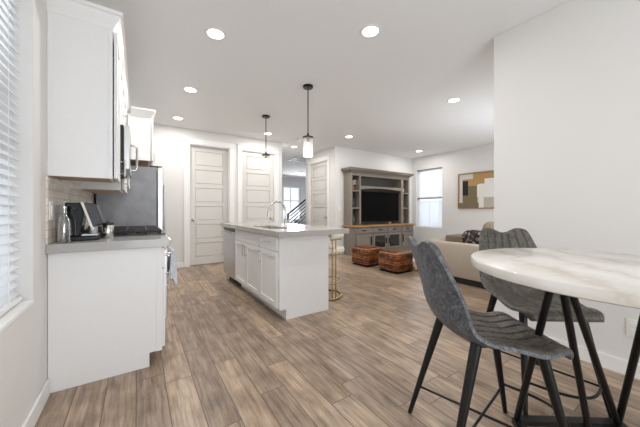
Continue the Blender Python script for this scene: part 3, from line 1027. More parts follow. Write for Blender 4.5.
upper('white upper cabinet nearest the window, its tall side panel facing the table', 2.305, 2.647, 1.333, 1, crown_side=True)
upper('short white upper cabinet directly above the microwave', 2.649, 3.417, 1.80, 2)
upper('white upper cabinet between the microwave and the refrigerator', 3.419, 4.248, 1.325, 2, hinge_near=False)
upper('deep white upper cabinet above the refrigerator', 4.25, 5.24, 1.775, 2, front=0.135, deep=True)

# refrigerator
fr = thing('refrigerator', 'tall refrigerator with grey side and stainless doors at the counter end', 'refrigerator', (-0.08, 4.75, 0))
obj('body', MB().box(LW + 0.03, 4.30, 0.02, 0.205, 5.20, 1.70), M['fsteel'], fr, bevel=0.006)
for y0, y1, hy in ((4.302, 4.745, 4.70), (4.755, 5.198, 4.80)):
    d = obj('door', MB().box(0.212, y0, 0.66, 0.285, y1, 1.705), M['steel'], fr, bevel=0.014, seg=3)
    hb = MB().tube([(0.285, hy, 0.80), (0.325, hy, 0.82), (0.325, hy, 1.50), (0.285, hy, 1.52)], 0.011, 10)
    obj('handle', hb, M['steel'], d)
d = obj('freezer_drawer', MB().box(0.212, 4.302, 0.06, 0.285, 5.198, 0.65), M['steel'], fr, bevel=0.014, seg=3)
obj('handle', MB().tube([(0.285, 4.38, 0.58), (0.325, 4.40, 0.58), (0.325, 5.10, 0.58), (0.285, 5.12, 0.58)], 0.011, 10), M['steel'], d)
obj('hinge_cover', MB().box(0.12, 4.31, 1.7, 0.27, 4.39, 1.722), M['black'], fr, bevel=0.004)

# coffee maker on the near counter
cm = thing('coffee_maker', 'black coffee maker with slanted steel-trimmed head on the left counter', 'coffee maker', (-0.30, 2.50, 0.914))
obj('base', MB().box(-0.40, 2.43, 0.915, -0.23, 2.58, 0.945), M['black'], cm, bevel=0.006)
obj('tower', MB().prism([(-0.405, 0.945), (-0.33, 0.945), (-0.31, 1.08), (-0.32, 1.172), (-0.405, 1.172)], 2.43, 2.58, lambda a, z, d: (a, d, z)), M['blackgloss'], cm, bevel=0.006)
hd = obj('head', MB().prism([(-0.322, 1.175), (-0.245, 1.165), (-0.205, 1.03), (-0.265, 1.00)], 2.43, 2.58, lambda a, z, d: (a, d, z)), M['navy'], cm, bevel=0.005)
hd['label'] = 'slanted charcoal brewing head'
tr = obj('trim_band', MB().prism([(-0.328, 1.178), (-0.312, 1.180), (-0.258, 1.005), (-0.272, 0.998)], 2.426, 2.584, lambda a, z, d: (a, d, z)), M['chrome'], cm, bevel=0.002)
tr['label'] = 'bright steel band along the slanted head'
obj('drip_tray', MB().box(-0.325, 2.445, 0.9455, -0.235, 2.565, 0.957), M['steel'], cm, bevel=0.003)
o = obj('mug', MB().lathe([(0.024, 0), (0.027, 0.005), (0.028, 0.05), (0.026, 0.05), (0.024, 0.008), (0, 0.006)], (-0.268, 2.50, 0.958), 28, caps=False), M['steel'])
tag(o, 'small steel cup standing under the coffee maker head', 'cup')
cn = thing('canister', 'shiny steel canister just right of the coffee maker', 'canister', (-0.19, 2.585, 0.914))
obj('body', MB().lathe([(0.034, 0.001), (0.036, 0.004), (0.036, 0.095), (0.034, 0.098)], (-0.19, 2.585, 0.914), 32), M['chrome'], cn)
obj('lid', MB().lathe([(0.037, 0.0985), (0.037, 0.112), (0.02, 0.116), (0.008, 0.117), (0.008, 0.125), (0.0, 0.126)], (-0.19, 2.585, 0.914), 32, caps=False), M['black'], cn)
bt = thing('glass_bottle', 'clear glass bottle against the tiled backsplash', 'bottle', (-0.395, 2.36, 0.914))
obj('bottle', MB().lathe([(0.0, 0.002), (0.030, 0.002), (0.033, 0.01), (0.033, 0.12), (0.028, 0.15), (0.014, 0.175), (0.012, 0.21), (0.014, 0.215)], (-0.395, 2.36, 0.914), 32, caps=False), M['bottle'], bt)
obj('stopper', MB().lathe([(0.011, 0.200), (0.011, 0.216), (0.014, 0.218), (0.014, 0.232), (0.0, 0.234)], (-0.395, 2.36, 0.914), 20, caps=False), M['chrome'], bt)


def plate(name, label, cat, org, ua, un, a, z, slots, wd=0.072, ht=0.115):
    t = thing(name, label, cat, tuple(Vector(org) + Vector(ua) * a + Vector((0, 0, z))))
    obj('cover_plate', MB().abox(org, ua, un, a - wd / 2, a + wd / 2, 0, 0.006, z - ht / 2, z + ht / 2), M['plastic'], t, bevel=0.002)
    if slots == 'outlet':
        for dz in (-0.024, 0.024):
            obj('receptacle', MB().abox(org, ua, un, a - 0.017, a + 0.017, 0.006, 0.009, z + dz - 0.015, z + dz + 0.015), M['plastic'], t, bevel=0.003)
    else:
        obj('rocker', MB().abox(org, ua, un, a - 0.017, a + 0.017, 0.006, 0.011, z - 0.033, z + 0.033), M['plastic'], t, bevel=0.002)
    return t


plate('light_switch', 'white switch plate on the backsplash next to the window side', 'switch', (LW + 0.0095, 0, 0), Y1, X1, 2.325, 1.12, 'switch')
plate('wall_outlet', 'white outlet plate on the backsplash just left of the coffee maker', 'outlet', (LW + 0.0095, 0, 0), Y1, X1, 2.70, 1.13, 'outlet')
plate('light_switch', 'white light switch on the wall left of the television cabinet', 'switch', (0, TW - 0.0005, 0), X1, (0, -1, 0), 4.27, 1.15, 'switch')
plate('wall_outlet', 'white outlet plate low on the wall behind the marble table', 'outlet', (RW - 0.0005, 0, 0), Y1, NX, 0.36, 0.33, 'outlet')

# ================================================================== ISLAND
IF, IR, IY0, IY1 = 1.185, 1.782, 2.53, 4.62
isl = thing('island_cabinet', 'white kitchen island base with shaker doors under the quartz top', 'cabinet', (1.5, 3.5, 0))
DWa, DWb = 3.995, 4.60
mb = MB()
prof = [(1.262, 0.0), (IR, 0.0), (IR, 0.857), (IF, 0.857), (IF, 0.11), (1.262, 0.11)]
mb.prism(prof, IY0, IY0 + 0.02, lambda a, z, d: (a, d, z)).prism(prof, DWa - 0.024, DWa - 0.004, lambda a, z, d: (a, d, z))
mb.box(IF, IY0 + 0.02, 0.11, IF + 0.02, DWa - 0.024, 0.857).box(IR - 0.02, IY0 + 0.02, 0, IR, DWa - 0.024, 0.857)
mb.box(1.262, IY0 + 0.02, 0, 1.28, DWa - 0.024, 0.11).box(IF + 0.02, IY0 + 0.02, 0.11, IR - 0.02, DWa - 0.024, 0.13)
mb.prism([(IF + 0.1, 0.0), (IR, 0.0), (IR, 0.857), (IF + 0.1, 0.857)], DWb + 0.004, IY1, lambda a, z, d: (a, d, z))
mb.box(IR - 0.03, DWa - 0.004, 0, IR, DWb + 0.004, 0.857)
obj('body', mb, M['cab'], isl, weld=False)
obj('end_panel', MB().prism([(1.258, 0.0), (IR + 0.006, 0.0), (IR + 0.006, 0.857), (IF - 0.002, 0.857), (IF - 0.002, 0.108), (1.258, 0.108)], IY0 - 0.014, IY0 - 0.0005, lambda a, z, d: (a, d, z)), M['cab'], isl, bevel=0.002)
F = (IF - 0.001, 0, 0)
d = shaker('drawer', F, Y1, NX, 2.545, 3.018, 0.705, 0.848, isl, flat=True)
pull(F, Y1, NX, 2.78, 0.785, 0.15, False, d)
d = shaker('false_front', F, Y1, NX, 3.03, 3.975, 0.705, 0.848, isl, flat=True)
d = shaker('door', F, Y1, NX, 2.545, 3.018, 0.122, 0.695, isl)
pull(F, Y1, NX, 2.975, 0.60, 0.15, True, d)
d = shaker('door', F, Y1, NX, 3.03, 3.497, 0.122, 0.695, isl)
pull(F, Y1, NX, 3.455, 0.60, 0.15, True, d)
d = shaker('door', F, Y1, NX, 3.508, 3.975, 0.122, 0.695, isl)
pull(F, Y1, NX, 3.55, 0.60, 0.15, True, d)

# quartz top with the sink cut-out
SX0, SX1, SY0, SY1 = 1.235, 1.50, 2.78, 3.52
ox, px, oy, py = 1.128, 2.0, 2.405, 4.68
mb = MB()
xs, ys = [ox, SX0, SX1, px], [oy, SY0, SY1, py]
vs = [(x, y, z) for z in (0.858, 0.914) for y in ys for x in xs]
fs = []
for z in (0, 1):
    for j in range(3):
        for i in range(3):
            if i == 1 and j == 1:
                continue
            a = z * 16 + j * 4 + i
            fs.append((a, a + 1, a + 5, a + 4))
for i in range(3):
    for j in (0, 3):
        a = j * 4 + i
        fs.append((a, a + 1, a + 17, a + 16))
        a = i * 4 + j
        fs.append((a, a + 4, a + 20, a + 16))
for a, c in ((5, 6), (9, 10), (5, 9), (6, 10)):
    fs.append((a, c, c + 16, a + 16))
mb.add(vs, fs)
it = obj('island_countertop', mb, M['quartzw'], bevel=0.003)
tag(it, 'large pale grey quartz slab covering the kitchen island', 'countertop')
mb = MB()
t_ = 0.006
mb.box(SX0 - 0.0, SY0, 0.68, SX1, SY1, 0.688)
mb.box(SX0 - 0.012, SY0 - 0.012, 0.68, SX0 - 0.001, SY1 + 0.012, 0.857).box(SX1 + 0.001, SY0 - 0.012, 0.68, SX1 + 0.012, SY1 + 0.012, 0.857)
mb.box(SX0, SY0 - 0.012, 0.68, SX1, SY0 - 0.001, 0.857).box(SX0, SY1 + 0.001, 0.68, SX1, SY1 + 0.012, 0.857)
sk = thing('sink', 'undermount steel sink set into the island top', 'sink', (1.36, 3.15, 0.68))
obj('basin', mb, M['steel'], sk, weld=False)
obj('drain', MB().lathe([(0.04, 0.0), (0.04, 0.003), (0.03, 0.004), (0.0, 0.002)], (1.37, 3.15, 0.688), 24, caps=False), M['chrome'], sk)

fa = thing('faucet', 'arched pull-down nickel faucet rising from the island by the sink', 'faucet', (1.565, 3.15, 0.914))
fx, fy = 1.565, 3.15
obj('base', MB().lathe([(0.030, 0.001), (0.030, 0.008), (0.024, 0.014), (0.022, 0.09), (0.018, 0.10)], (fx, fy, 0.914), 24), M['chrome'], fa)
pts = [(fx, fy, 1.012), (fx, fy, 1.125)]
R_ = 0.105
for k in range(13):
    a = PI * k / 12
    pts.append((fx - R_ + R_ * math.cos(a), fy + 0.01, 1.125 + R_ * math.sin(a)))
pts.append((fx - 2 * R_ - 0.012, fy + 0.01, 1.12))
obj('neck', MB().tube(pts, 0.012, 14), M['chrome'], fa)
obj('spray_head', MB().tube([(fx - 2 * R_ - 0.012, fy + 0.01, 1.119), (fx - 2 * R_ - 0.02, fy + 0.01, 1.04)], 0.014, 16, r1=0.019), M['chrome'], fa)
obj('lever_handle', MB().tube([(fx + 0.018, fy, 0.985), (fx + 0.05, fy, 0.985)], 0.014, 12).tube([(fx + 0.045, fy, 0.985), (fx + 0.06, fy, 1.07)], 0.006, 10), M['chrome'], fa)

# dishwasher
dw = thing('dishwasher', 'stainless dishwasher at the far end of the island', 'dishwasher', (1.4, 4.3, 0))
obj('tub', MB().box(IF + 0.03, DWa, 0.08, IR - 0.04, DWb, 0.85), M['black'], dw)
d = obj('door', MB().box(IF - 0.024, DWa + 0.002, 0.11, IF + 0.029, DWb - 0.002, 0.80), M['steel'], dw, bevel=0.006)
hb = MB().tube([(IF - 0.055, DWa + 0.06, 0.765), (IF - 0.055, DWb - 0.06, 0.765)], 0.011, 12)
for y in (DWa + 0.09, DWb - 0.09):
    hb.tube([(IF - 0.024, y, 0.765), (IF - 0.055, y, 0.765)], 0.008, 8)
obj('handle', hb, M['steel'], d)
obj('control_strip', MB().box(IF - 0.022, DWa + 0.002, 0.803, IF + 0.029, DWb - 0.002, 0.85), M['black'], dw, bevel=0.004)
obj('kick_plate', MB().box(IF + 0.07, DWa + 0.002, 0.0, IF + 0.10, DWb - 0.002, 0.105), M['black'], dw)

# island stool
st = thing('counter_stool', 'white upholstered stool with brass frame tucked under the island overhang', 'stool', (2.04, 2.98, 0))
sx, sy = 2.04, 2.98
obj('seat', MB().superbox((sx, sy, 0.608), 0.232, 0.228, 0.045, 4.0), M['cream'], st)


def dring(cx, cy, z, r, n=40, a0=0, a1=2 * PI):
    return [(cx + r * math.cos(a0 + (a1 - a0) * k / n), cy + r * math.sin(a0 + (a1 - a0) * k / n), z) for k in range(n + 1)]


obj('seat_ring', MB().tube(dring(sx, sy, 0.556, 0.215)[:-1], 0.008, 10, closed=True), M['gold'], st)
obj('foot_ring', MB().tube(dring(sx, sy, 0.20, 0.228)[:-1], 0.008, 10, closed=True), M['gold'], st)
obj('floor_ring', MB().tube(dring(sx, sy, 0.012, 0.238)[:-1], 0.012, 10, closed=True), M['gold'], st)
for a in (-96, -82, 82, 96):
    x, y = sx + 0.225 * math.cos(math.radians(a)), sy + 0.225 * math.sin(math.radians(a))
    obj('leg', MB().tube([(x, y, 0.012), (x, y, 0.78)], 0.008, 10), M['gold'], st)
x, y = sx - 0.22, sy
obj('leg', MB().tube([(x, y, 0.012), (x, y, 0.556)], 0.008, 10), M['gold'], st)


def backband(u, v):
    a = math.radians(-104 + 208 * u)
    ang = 2 * PI * v
    r = 0.238 + 0.026 * math.cos(ang)
    return (sx + r * math.cos(a), sy + r * math.sin(a), 0.803 + 0.046 * math.sin(ang))


mb = MB().grid(backband, 40, 16)
for u in (0, 1):
    n = len(mb.v)
    mb.add([backband(u, j / 16) for j in range(16)], [tuple(range(16))])
obj('backrest', mb, M['cream'], st)
obj('back_rail', MB().tube(dring(sx, sy, 0.752, 0.232, 40, math.radians(-104), math.radians(104)), 0.008, 10), M['gold'], st)


# ================================================================== PENDANTS AND DOWNLIGHTS
def pendant(label, x, y):
    t = thing('pendant_light', label, 'pendant lamp', (x, y, CEIL), group='pendant lamps over the island')
    obj('canopy', MB().lathe([(0.066, -0.0005), (0.066, -0.022), (0.060, -0.028), (0.0, -0.030)], (x, y, CEIL), 32, caps=False), M['bronze'], t)
    obj('rod', MB().tube([(x, y, CEIL - 0.028), (x, y, 2.10)], 0.0075, 10), M['bronze'], t)
    obj('cap', MB().lathe([(0.014, 0.062), (0.016, 0.02), (0.070, 0.016), (0.072, 0.004), (0.070, 0.0), (0.0, 0.0)], (x, y, 2.062), 36, caps=False), M['bronze'], t)
    mb = MB()
    n = 96
    vs, fs = [], []
    prof = [(0.060, 2.0615), (0.060, 1.815), (0.056, 1.815), (0.056, 2.0615)]
    for r, z in prof:
        for k in range(n):
            a = 2 * PI * k / n
            rr = r + 0.0018 * math.cos(a * 24)
            vs.append((x + rr * math.cos(a), y + rr * math.sin(a), z))
    for i in range(4):
        for k in range(n):
            fs.append((i * n + k, i * n + (k + 1) % n, ((i + 1) % 4) * n + (k + 1) % n, ((i + 1) % 4) * n + k))
    mb.add(vs, fs)
    s = obj('glass_shade', mb, M['shade'], t)
    s['label'] = 'ribbed clear glass cylinder'
    obj('socket', MB().lathe([(0.019, 0), (0.019, -0.055), (0.0, -0.056)], (x, y, 2.0615), 20, caps=False), M['bronze'], t)
    bu = obj('bulb', MB().lathe([(0.012, 0.0), (0.014, -0.02), (0.026, -0.055), (0.029, -0.08), (0.024, -0.105), (0.010, -0.12), (0.0, -0.122)], (x, y, 2.0055), 24, caps=False), M['bulb'], t)
    l = bpy.data.lights.new('pendant_lamp', 'POINT')
    l.energy = 0.9
    l.color = (1.0, 0.90, 0.76)
    l.shadow_soft_size = 0.03
    lo = bpy.data.objects.new('pendant_lamp', l)
    COL.objects.link(lo)
    lo.location = (x, y, 1.845)


pendant('dark bronze pendant lamp with glass cylinder over the near end of the island', 1.839, 3.049)
pendant('dark bronze pendant lamp with glass cylinder over the far end of the island', 1.823, 4.418)


def downlight(x, y, label, power=12.5):
    t = thing('recessed_light', label, 'ceiling light', (x, y, CEIL), group='recessed ceiling lights')
    obj('trim_ring', MB().lathe([(0.092, -0.0005), (0.090, -0.006), (0.072, -0.008), (0.070, -0.0005)], (x, y, CEIL), 36, caps=False), M['plastic'], t)
    obj('lens', MB().lathe([(0.0695, -0.001), (0.0695, -0.004), (0.0, -0.0045)], (x, y, CEIL), 36, caps=False), M['led'], t)
    l = bpy.data.lights.new('downlight_lamp', 'AREA')
    l.shape = 'DISK'
    l.size = 0.13
    l.energy = power
    l.color = (1.0, 0.97, 0.94)
    lo = bpy.data.objects.new('downlight_lamp', l)
    COL.objects.link(lo)
    lo.location = (x, y, CEIL - 0.012)


for x, y, lb in ((0.588, 2.613, 'round recessed ceiling light nearest the crown of the left cabinets'),
                 (1.745, 1.802, 'round recessed ceiling light closest to the viewer, right of the near pendant'),
                 (0.581, 4.009, 'second recessed ceiling light above the kitchen aisle, before the refrigerator'),
                 (0.578, 5.367, 'small recessed ceiling light closest to the left back door'),
                 (3.857, 2.25, 'recessed ceiling light nearest the bare right wall corner'),
                 (2.273, 5.4, 'recessed ceiling light directly behind the far pendant rod'),
                 (3.845, 4.636, 'recessed ceiling light in front of the television cabinet'),
                 (6.373, 4.711, 'recessed ceiling light near the living room window'),
                 (3.30, 6.15, 'recessed ceiling light at the start of the hallway')):
    downlight(x, y, lb)

fl = thing('flush_ceiling_light', 'round flush ceiling light in the far foyer', 'ceiling light', (5.68, 10.07, CEIL))
obj('base', MB().lathe([(0.14, -0.0005), (0.14, -0.03), (0.13, -0.032)], (5.68, 10.07, CEIL), 36, caps=False), M['bronze'], fl)
obj('diffuser', MB().lathe([(0.128, -0.02), (0.128, -0.05), (0.09, -0.065), (0.0, -0.07)], (5.68, 10.07, CEIL), 36, caps=False), M['led'], fl)
sd = thing('smoke_detector', 'round white smoke detector on the ceiling beside the near pendant glass', 'smoke detector', (3.05, 5.41, CEIL))
obj('base', MB().lathe([(0.068, -0.0005), (0.068, -0.02), (0.06, -0.024)], (3.05, 5.41, CEIL), 32, caps=False), M['plastic'], sd)
obj('cover', MB().lathe([(0.056, -0.02), (0.052, -0.038), (0.03, -0.044), (0.0, -0.045)], (3.05, 5.41, CEIL), 32, caps=False), M['plastic'], sd)
cv = thing('ceiling_vent', 'grey return-air grille in the hallway ceiling', 'vent', (4.32, 7.67, CEIL))
obj('frame', MB().box(4.02, 7.42, CEIL - 0.012, 4.62, 7.46, CEIL - 0.0005).box(4.02, 7.88, CEIL - 0.012, 4.62, 7.92, CEIL - 0.0005).box(4.02, 7.46, CEIL - 0.012, 4.06, 7.88, CEIL - 0.0005).box(4.58, 7.46, CEIL - 0.012, 4.62, 7.88, CEIL - 0.0005), M['greige'], cv)
mb = MB()
for k in range(12):
    mb.box(4.06, 7.47 + k * 0.034, CEIL - 0.010, 4.58, 7.485 + k * 0.034, CEIL - 0.001)
obj('louvers', mb, M['greige'], cv)


# ================================================================== WINDOW BLINDS
def blind(name, label, x, y0, y1, z0, z1, tilt, sgn, step, pitch_w=0.05, rail=None):
    t = thing(name, label, 'window blind', (x, (y0 + y1) / 2, z1))
    hr = 0.055 if rail is None else 0.035
    obj('headrail', MB().box(x - 0.03, y0, z1 - hr, x + 0.03, y1, z1), M['trim'] if rail is None else M['railshade'], t, bevel=0.003)
    mb = MB()
    n = int((z1 - hr - 0.02 - z0 - 0.03) / step)
    c, s = math.cos(tilt) * pitch_w / 2, math.sin(tilt) * pitch_w / 2
    for k in range(n):
        z = z0 + 0.035 + k * step + step / 2
        vs = []
        for y in (y0 + 0.004, y1 - 0.004):
            vs += [(x - sgn * c, y, z - s - 0.0013), (x + sgn * c, y, z + s - 0.0013), (x + sgn * c, y, z + s + 0.0013), (x - sgn * c, y, z - s + 0.0013)]
        mb.add(vs, [(0, 1, 2, 3), (7, 6, 5, 4), (0, 4, 5, 1), (1, 5, 6, 2), (2, 6, 7, 3), (3, 7, 4, 0)])
    obj('slats', mb, M['slat'], t, smooth=False)
    obj('bottom_rail', MB().box(x - 0.026, y0 + 0.003, z0 + 0.004, x + 0.026, y1 - 0.003, z0 + 0.024), M['trim'], t, bevel=0.003)
    cb = MB()
    for f in (0.12, 0.5, 0.88):
        y = y0 + (y1 - y0) * f
        for dx in (-0.027, 0.027):
            cb.box(x + dx - 0.001, y - 0.002, z0 + 0.02, x + dx + 0.001, y + 0.002, z1 - 0.05)
    obj('ladder_cords', cb, M['plastic'], t)
    return t


blind('window_blind', 'white slatted blind in the large left window beside the upper cabinets', -0.525, WY0 + 0.01, WY1 - 0.01, WZ0 + 0.024, WZ1 - 0.003, math.radians(46), -1, 0.0455)
blind('window_blind', 'upper part of the closed white slatted blind in the living room window', XR + 0.065, LY0 + 0.01, LY1 - 0.01, 1.50, LZ1 - 0.003, math.radians(58), 1, 0.0445, rail='grey')
blind('window_blind', 'lower part of the closed white slatted blind in the living room window', XR + 0.065, LY0 + 0.01, LY1 - 0.01, LZ0 + 0.004, 1.497, math.radians(64), 1, 0.0445, rail='grey')  # blind split in two; this added headrail paints the grey middle line

# ================================================================== LIVING ROOM
ec = thing('entertainment_center', 'grey wooden media cabinet with tall hutch along the television wall', 'cabinet', (5.5, 5.30, 0))
EX0, EX1, CFy, HFy, EB = 4.40, 6.63, 5.085, 5.23, TW - 0.018
G = M['greige']
mb = MB()
mb.box(EX0, CFy, 0.0, EX1, EB, 0.09)
mb.box(EX0, CFy, 0.09, EX0 + 0.03, EB, 0.705).box(EX1 - 0.03, CFy, 0.09, EX1, EB, 0.705)
mb.box(EX0 + 0.03, EB - 0.02, 0.09, EX1 - 0.03, EB, 0.705)
for x in (4.985, 5.53, 6.085):
    mb.box(x - 0.025, CFy, 0.09, x + 0.025, EB - 0.02, 0.705)
mb.box(EX0 + 0.03, CFy, 0.52, EX1 - 0.03, EB - 0.02, 0.545)
mb.box(EX0 + 0.03, CFy, 0.68, EX1 - 0.03, EB - 0.02, 0.705)
obj('base_frame', mb, G, ec, bevel=0.003, weld=False)
o = obj('wood_top', MB().box(EX0 - 0.05, CFy - 0.035, 0.7055, EX1 + 0.05, EB, 0.742), M['honey'], ec, bevel=0.006)
o['label'] = 'honey coloured wooden top'
FF = (0, CFy, 0)
for a0, a1 in ((4.435, 4.955), (5.015, 5.50), (5.56, 6.055), (6.115, 6.595)):
    d = obj('drawer', MB().abox(FF, X1, (0, -1, 0), a0, a1, -0.01, 0.012, 0.552, 0.673), G, ec, bevel=0.004)
    c = (a0 + a1) / 2
    obj('pull', MB().abox(FF, X1, (0, -1, 0), c - 0.07, c + 0.07, 0.012, 0.04, 0.605, 0.628), M['bronze'], d, bevel=0.006)
for a0, a1, hx in ((4.435, 4.955, 4.925), (6.115, 6.595, 6.145)):
    d = shaker('door', FF, X1, (0, -1, 0), a0, a1, 0.10, 0.515, ec, m=G)
    obj('pull', MB().abox(FF, X1, (0, -1, 0), hx - 0.012, hx + 0.012, 0.02, 0.045, 0.25, 0.45), M['bronze'], d, bevel=0.004)
for a0, a1, hx in ((5.015, 5.50, 5.47), (5.56, 6.055, 5.59)):
    mb = MB()
    U = (0, -1, 0)
    mb.abox(FF, X1, U, a0, a0 + 0.055, 0, 0.02, 0.10, 0.515).abox(FF, X1, U, a1 - 0.055, a1, 0, 0.02, 0.10, 0.515)
    mb.abox(FF, X1, U, a0 + 0.055, a1 - 0.055, 0, 0.02, 0.10, 0.155).abox(FF, X1, U, a0 + 0.055, a1 - 0.055, 0, 0.02, 0.465, 0.515)
    d = obj('glass_door', mb, G, ec, bevel=0.003, weld=False)
    obj('pane', MB().abox(FF, X1, U, a0 + 0.0555, a1 - 0.0555, 0.008, 0.012, 0.1555, 0.4645), M['pane'], d)
    obj('pull', MB().abox(FF, X1, U, hx - 0.012, hx + 0.012, 0.02, 0.045, 0.25, 0.40), M['bronze'], d, bevel=0.004)
    for z in (0.23, 0.34):
        obj('inner_shelf', MB().box(a0 + 0.012, CFy + 0.012, z, a1 - 0.012, EB - 0.025, z + 0.03), G, ec)
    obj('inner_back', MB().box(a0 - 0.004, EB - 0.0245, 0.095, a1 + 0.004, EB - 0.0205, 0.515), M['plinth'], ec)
# hutch
HZ0, HZ1 = 0.7425, 2.08
mb = MB()
for x0, x1 in ((EX0, EX0 + 0.05), (4.685, 4.735), (6.27, 6.365), (EX1 - 0.05, EX1)):
    mb.box(x0, HFy, HZ0, x1, EB, 2.0)
mb.box(EX0 - 0.002, HFy - 0.002, 2.0, EX1 + 0.002, EB, HZ1)
obj('hutch_frame', mb, G, ec, bevel=0.003, weld=False)
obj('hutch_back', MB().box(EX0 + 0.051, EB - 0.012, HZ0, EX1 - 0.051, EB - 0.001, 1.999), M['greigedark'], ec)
mb = MB()
for k in range(17):      # arched valance under the upper niche
    u = k / 16
    x = 4.736 + (6.269 - 4.736) * u
    dz = 0.035 * (1 - (2 * u - 1) ** 2)
    mb.v += [(x, HFy + 0.002, 1.755), (x, HFy + 0.002, 1.665 + dz), (x, EB - 0.013, 1.665 + dz), (x, EB - 0.013, 1.755)]
for k in range(16):
    a, c = k * 4, k * 4 + 4
    for q in range(4):
        mb.f.append([a + q, a + (q + 1) % 4, c + (q + 1) % 4, c + q]); mb.m.append(0)
mb.f.append([3, 2, 1, 0]); mb.m.append(0)
mb.f.append([64, 65, 66, 67]); mb.m.append(0)
obj('niche_shelf', mb, G, ec, bevel=0.003)
for x0, x1 in ((EX0 + 0.051, 4.684), (6.366, EX1 - 0.051)):
    for z in (1.165, 1.60):
        obj('side_shelf', MB().box(x0, HFy + 0.006, z, x1, EB - 0.013, z + 0.03), G, ec)
mb = MB()
for k, (e, z0, z1) in enumerate(((0.02, 2.08, 2.105), (0.045, 2.105, 2.13), (0.085, 2.13, 2.165), (0.10, 2.165, 2.19))):
    mb.box(EX0 - e, HFy - e, z0, EX1 + e, EB, z1)
obj('crown_molding', mb, G, ec, bevel=0.008, weld=False)

tv = thing('television', 'large flat black television standing in the media cabinet', 'television', (5.505, 5.33, 0.742))
TX0, TX1, TZ0, TZ1 = 4.79, 6.225, 0.815, 1.625
obj('bezel', MB().box(TX0, 5.29, TZ0, TX1, 5.335, TZ1), M['black'], tv, bevel=0.004)
obj('screen', MB().box(TX0 + 0.01, 5.287, TZ0 + 0.015, TX1 - 0.01, 5.2898, TZ1 - 0.01), M['screen'], tv)
for x in (5.0, 6.0):
    obj('foot', MB().tube([(x, 5.31, TZ0 + 0.01), (x - 0.03, 5.25, 0.749)], 0.008, 8).tube([(x, 5.31, TZ0 + 0.01), (x + 0.03, 5.37, 0.749)], 0.008, 8), M['black'], tv)

# small decor in the hutch
va = thing('vase', 'terracotta vase of pale dried stems on the top left hutch shelf', 'vase', (4.55, 5.36, 1.63))
obj('pot', MB().lathe([(0.03, 0.001), (0.055, 0.03), (0.06, 0.06), (0.04, 0.10), (0.03, 0.115), (0.034, 0.12)], (4.55, 5.36, 1.63), 24), M['terracotta'], va)
mb = MB()
rnd = random.Random(2)
for k in range(26):
    a, e = rnd.uniform(0, 2 * PI), rnd.uniform(0.02, 0.10)
    z = rnd.uniform(0.16, 0.27)
    tip = (4.55 + e * math.cos(a), 5.36 + e * math.sin(a), 1.63 + z)
    mb.tube([(4.55, 5.36, 1.74), tip], 0.0025, 5)
    mb.superbox(tip, 0.016, 0.016, 0.02, 2.0, 8, 6)
obj('stems', mb, M['dried'], va)
sc_ = thing('ornament', 'orange and white curved ornament on the top right hutch shelf', 'ornament', (6.47, 5.34, 1.63))
obj('white_body', MB().superbox((6.44, 5.34, 1.70), 0.04, 0.05, 0.069, 2.2, 20, 14), M['plastic'], sc_)
obj('orange_arc', MB().tube([(6.43 + 0.075 * math.sin(a * 0.3), 5.34, 1.655 + 0.125 * math.cos(a * 0.3) * (1 if a < 5.3 else 0.9)) for a in (0, 1, 2, 3, 4, 5)], 0.022, 10), M['orange'], sc_)
pl = thing('potted_plant', 'small green plant in a brass pot on the middle right hutch shelf', 'plant', (6.44, 5.34, 1.195))
obj('pot', MB().lathe([(0.03, 0.001), (0.04, 0.05), (0.042, 0.08)], (6.44, 5.34, 1.195), 20), M['gold'], pl)
mb = MB()
for k in range(14):
    a, e = rnd.uniform(0, 2 * PI), rnd.uniform(0.03, 0.07)
    z = rnd.uniform(0.10, 0.20)
    mb.superbox((6.44 + e * math.cos(a) * 0.7, 5.34 + e * math.sin(a) * 0.7, 1.21 + z), 0.016, 0.016, 0.03, 2.0, 8, 6)
    mb.tube([(6.44, 5.34, 1.27), (6.44 + e * math.cos(a) * 0.7, 5.34 + e * math.sin(a) * 0.7, 1.21 + z)], 0.002, 4)
obj('leaves', mb, M['leaf'], pl)
o = obj('dark_jar', MB().lathe([(0.04, 0.001), (0.075, 0.06), (0.07, 0.15), (0.035, 0.20), (0.04, 0.225)], (4.56, 5.36, 1.195), 24), M['navy'])
tag(o, 'charcoal jar on the middle left hutch shelf', 'jar')
o = obj('tall_jar', MB().lathe([(0.05, 0.001), (0.08, 0.10), (0.075, 0.22), (0.03, 0.28), (0.035, 0.30)], (4.56, 5.36, 0.7425), 24), M['navy'])
tag(o, 'tall charcoal jar at the bottom left of the hutch', 'jar')
o = obj('candle_holder', MB().lathe([(0.04, 0.001), (0.04, 0.012), (0.01, 0.02), (0.012, 0.11), (0.035, 0.13), (0.035, 0.17)], (6.48, 5.34, 0.7425), 24), M['gold'])
tag(o, 'brass candle holder at the bottom right of the hutch', 'candle holder')
o = obj('wooden_block', MB().box(5.66, 5.12, 0.7425, 5.74, 5.17, 0.80), M['honey'], bevel=0.008)
tag(o, 'small wooden block on the cabinet top in front of the television', 'ornament')


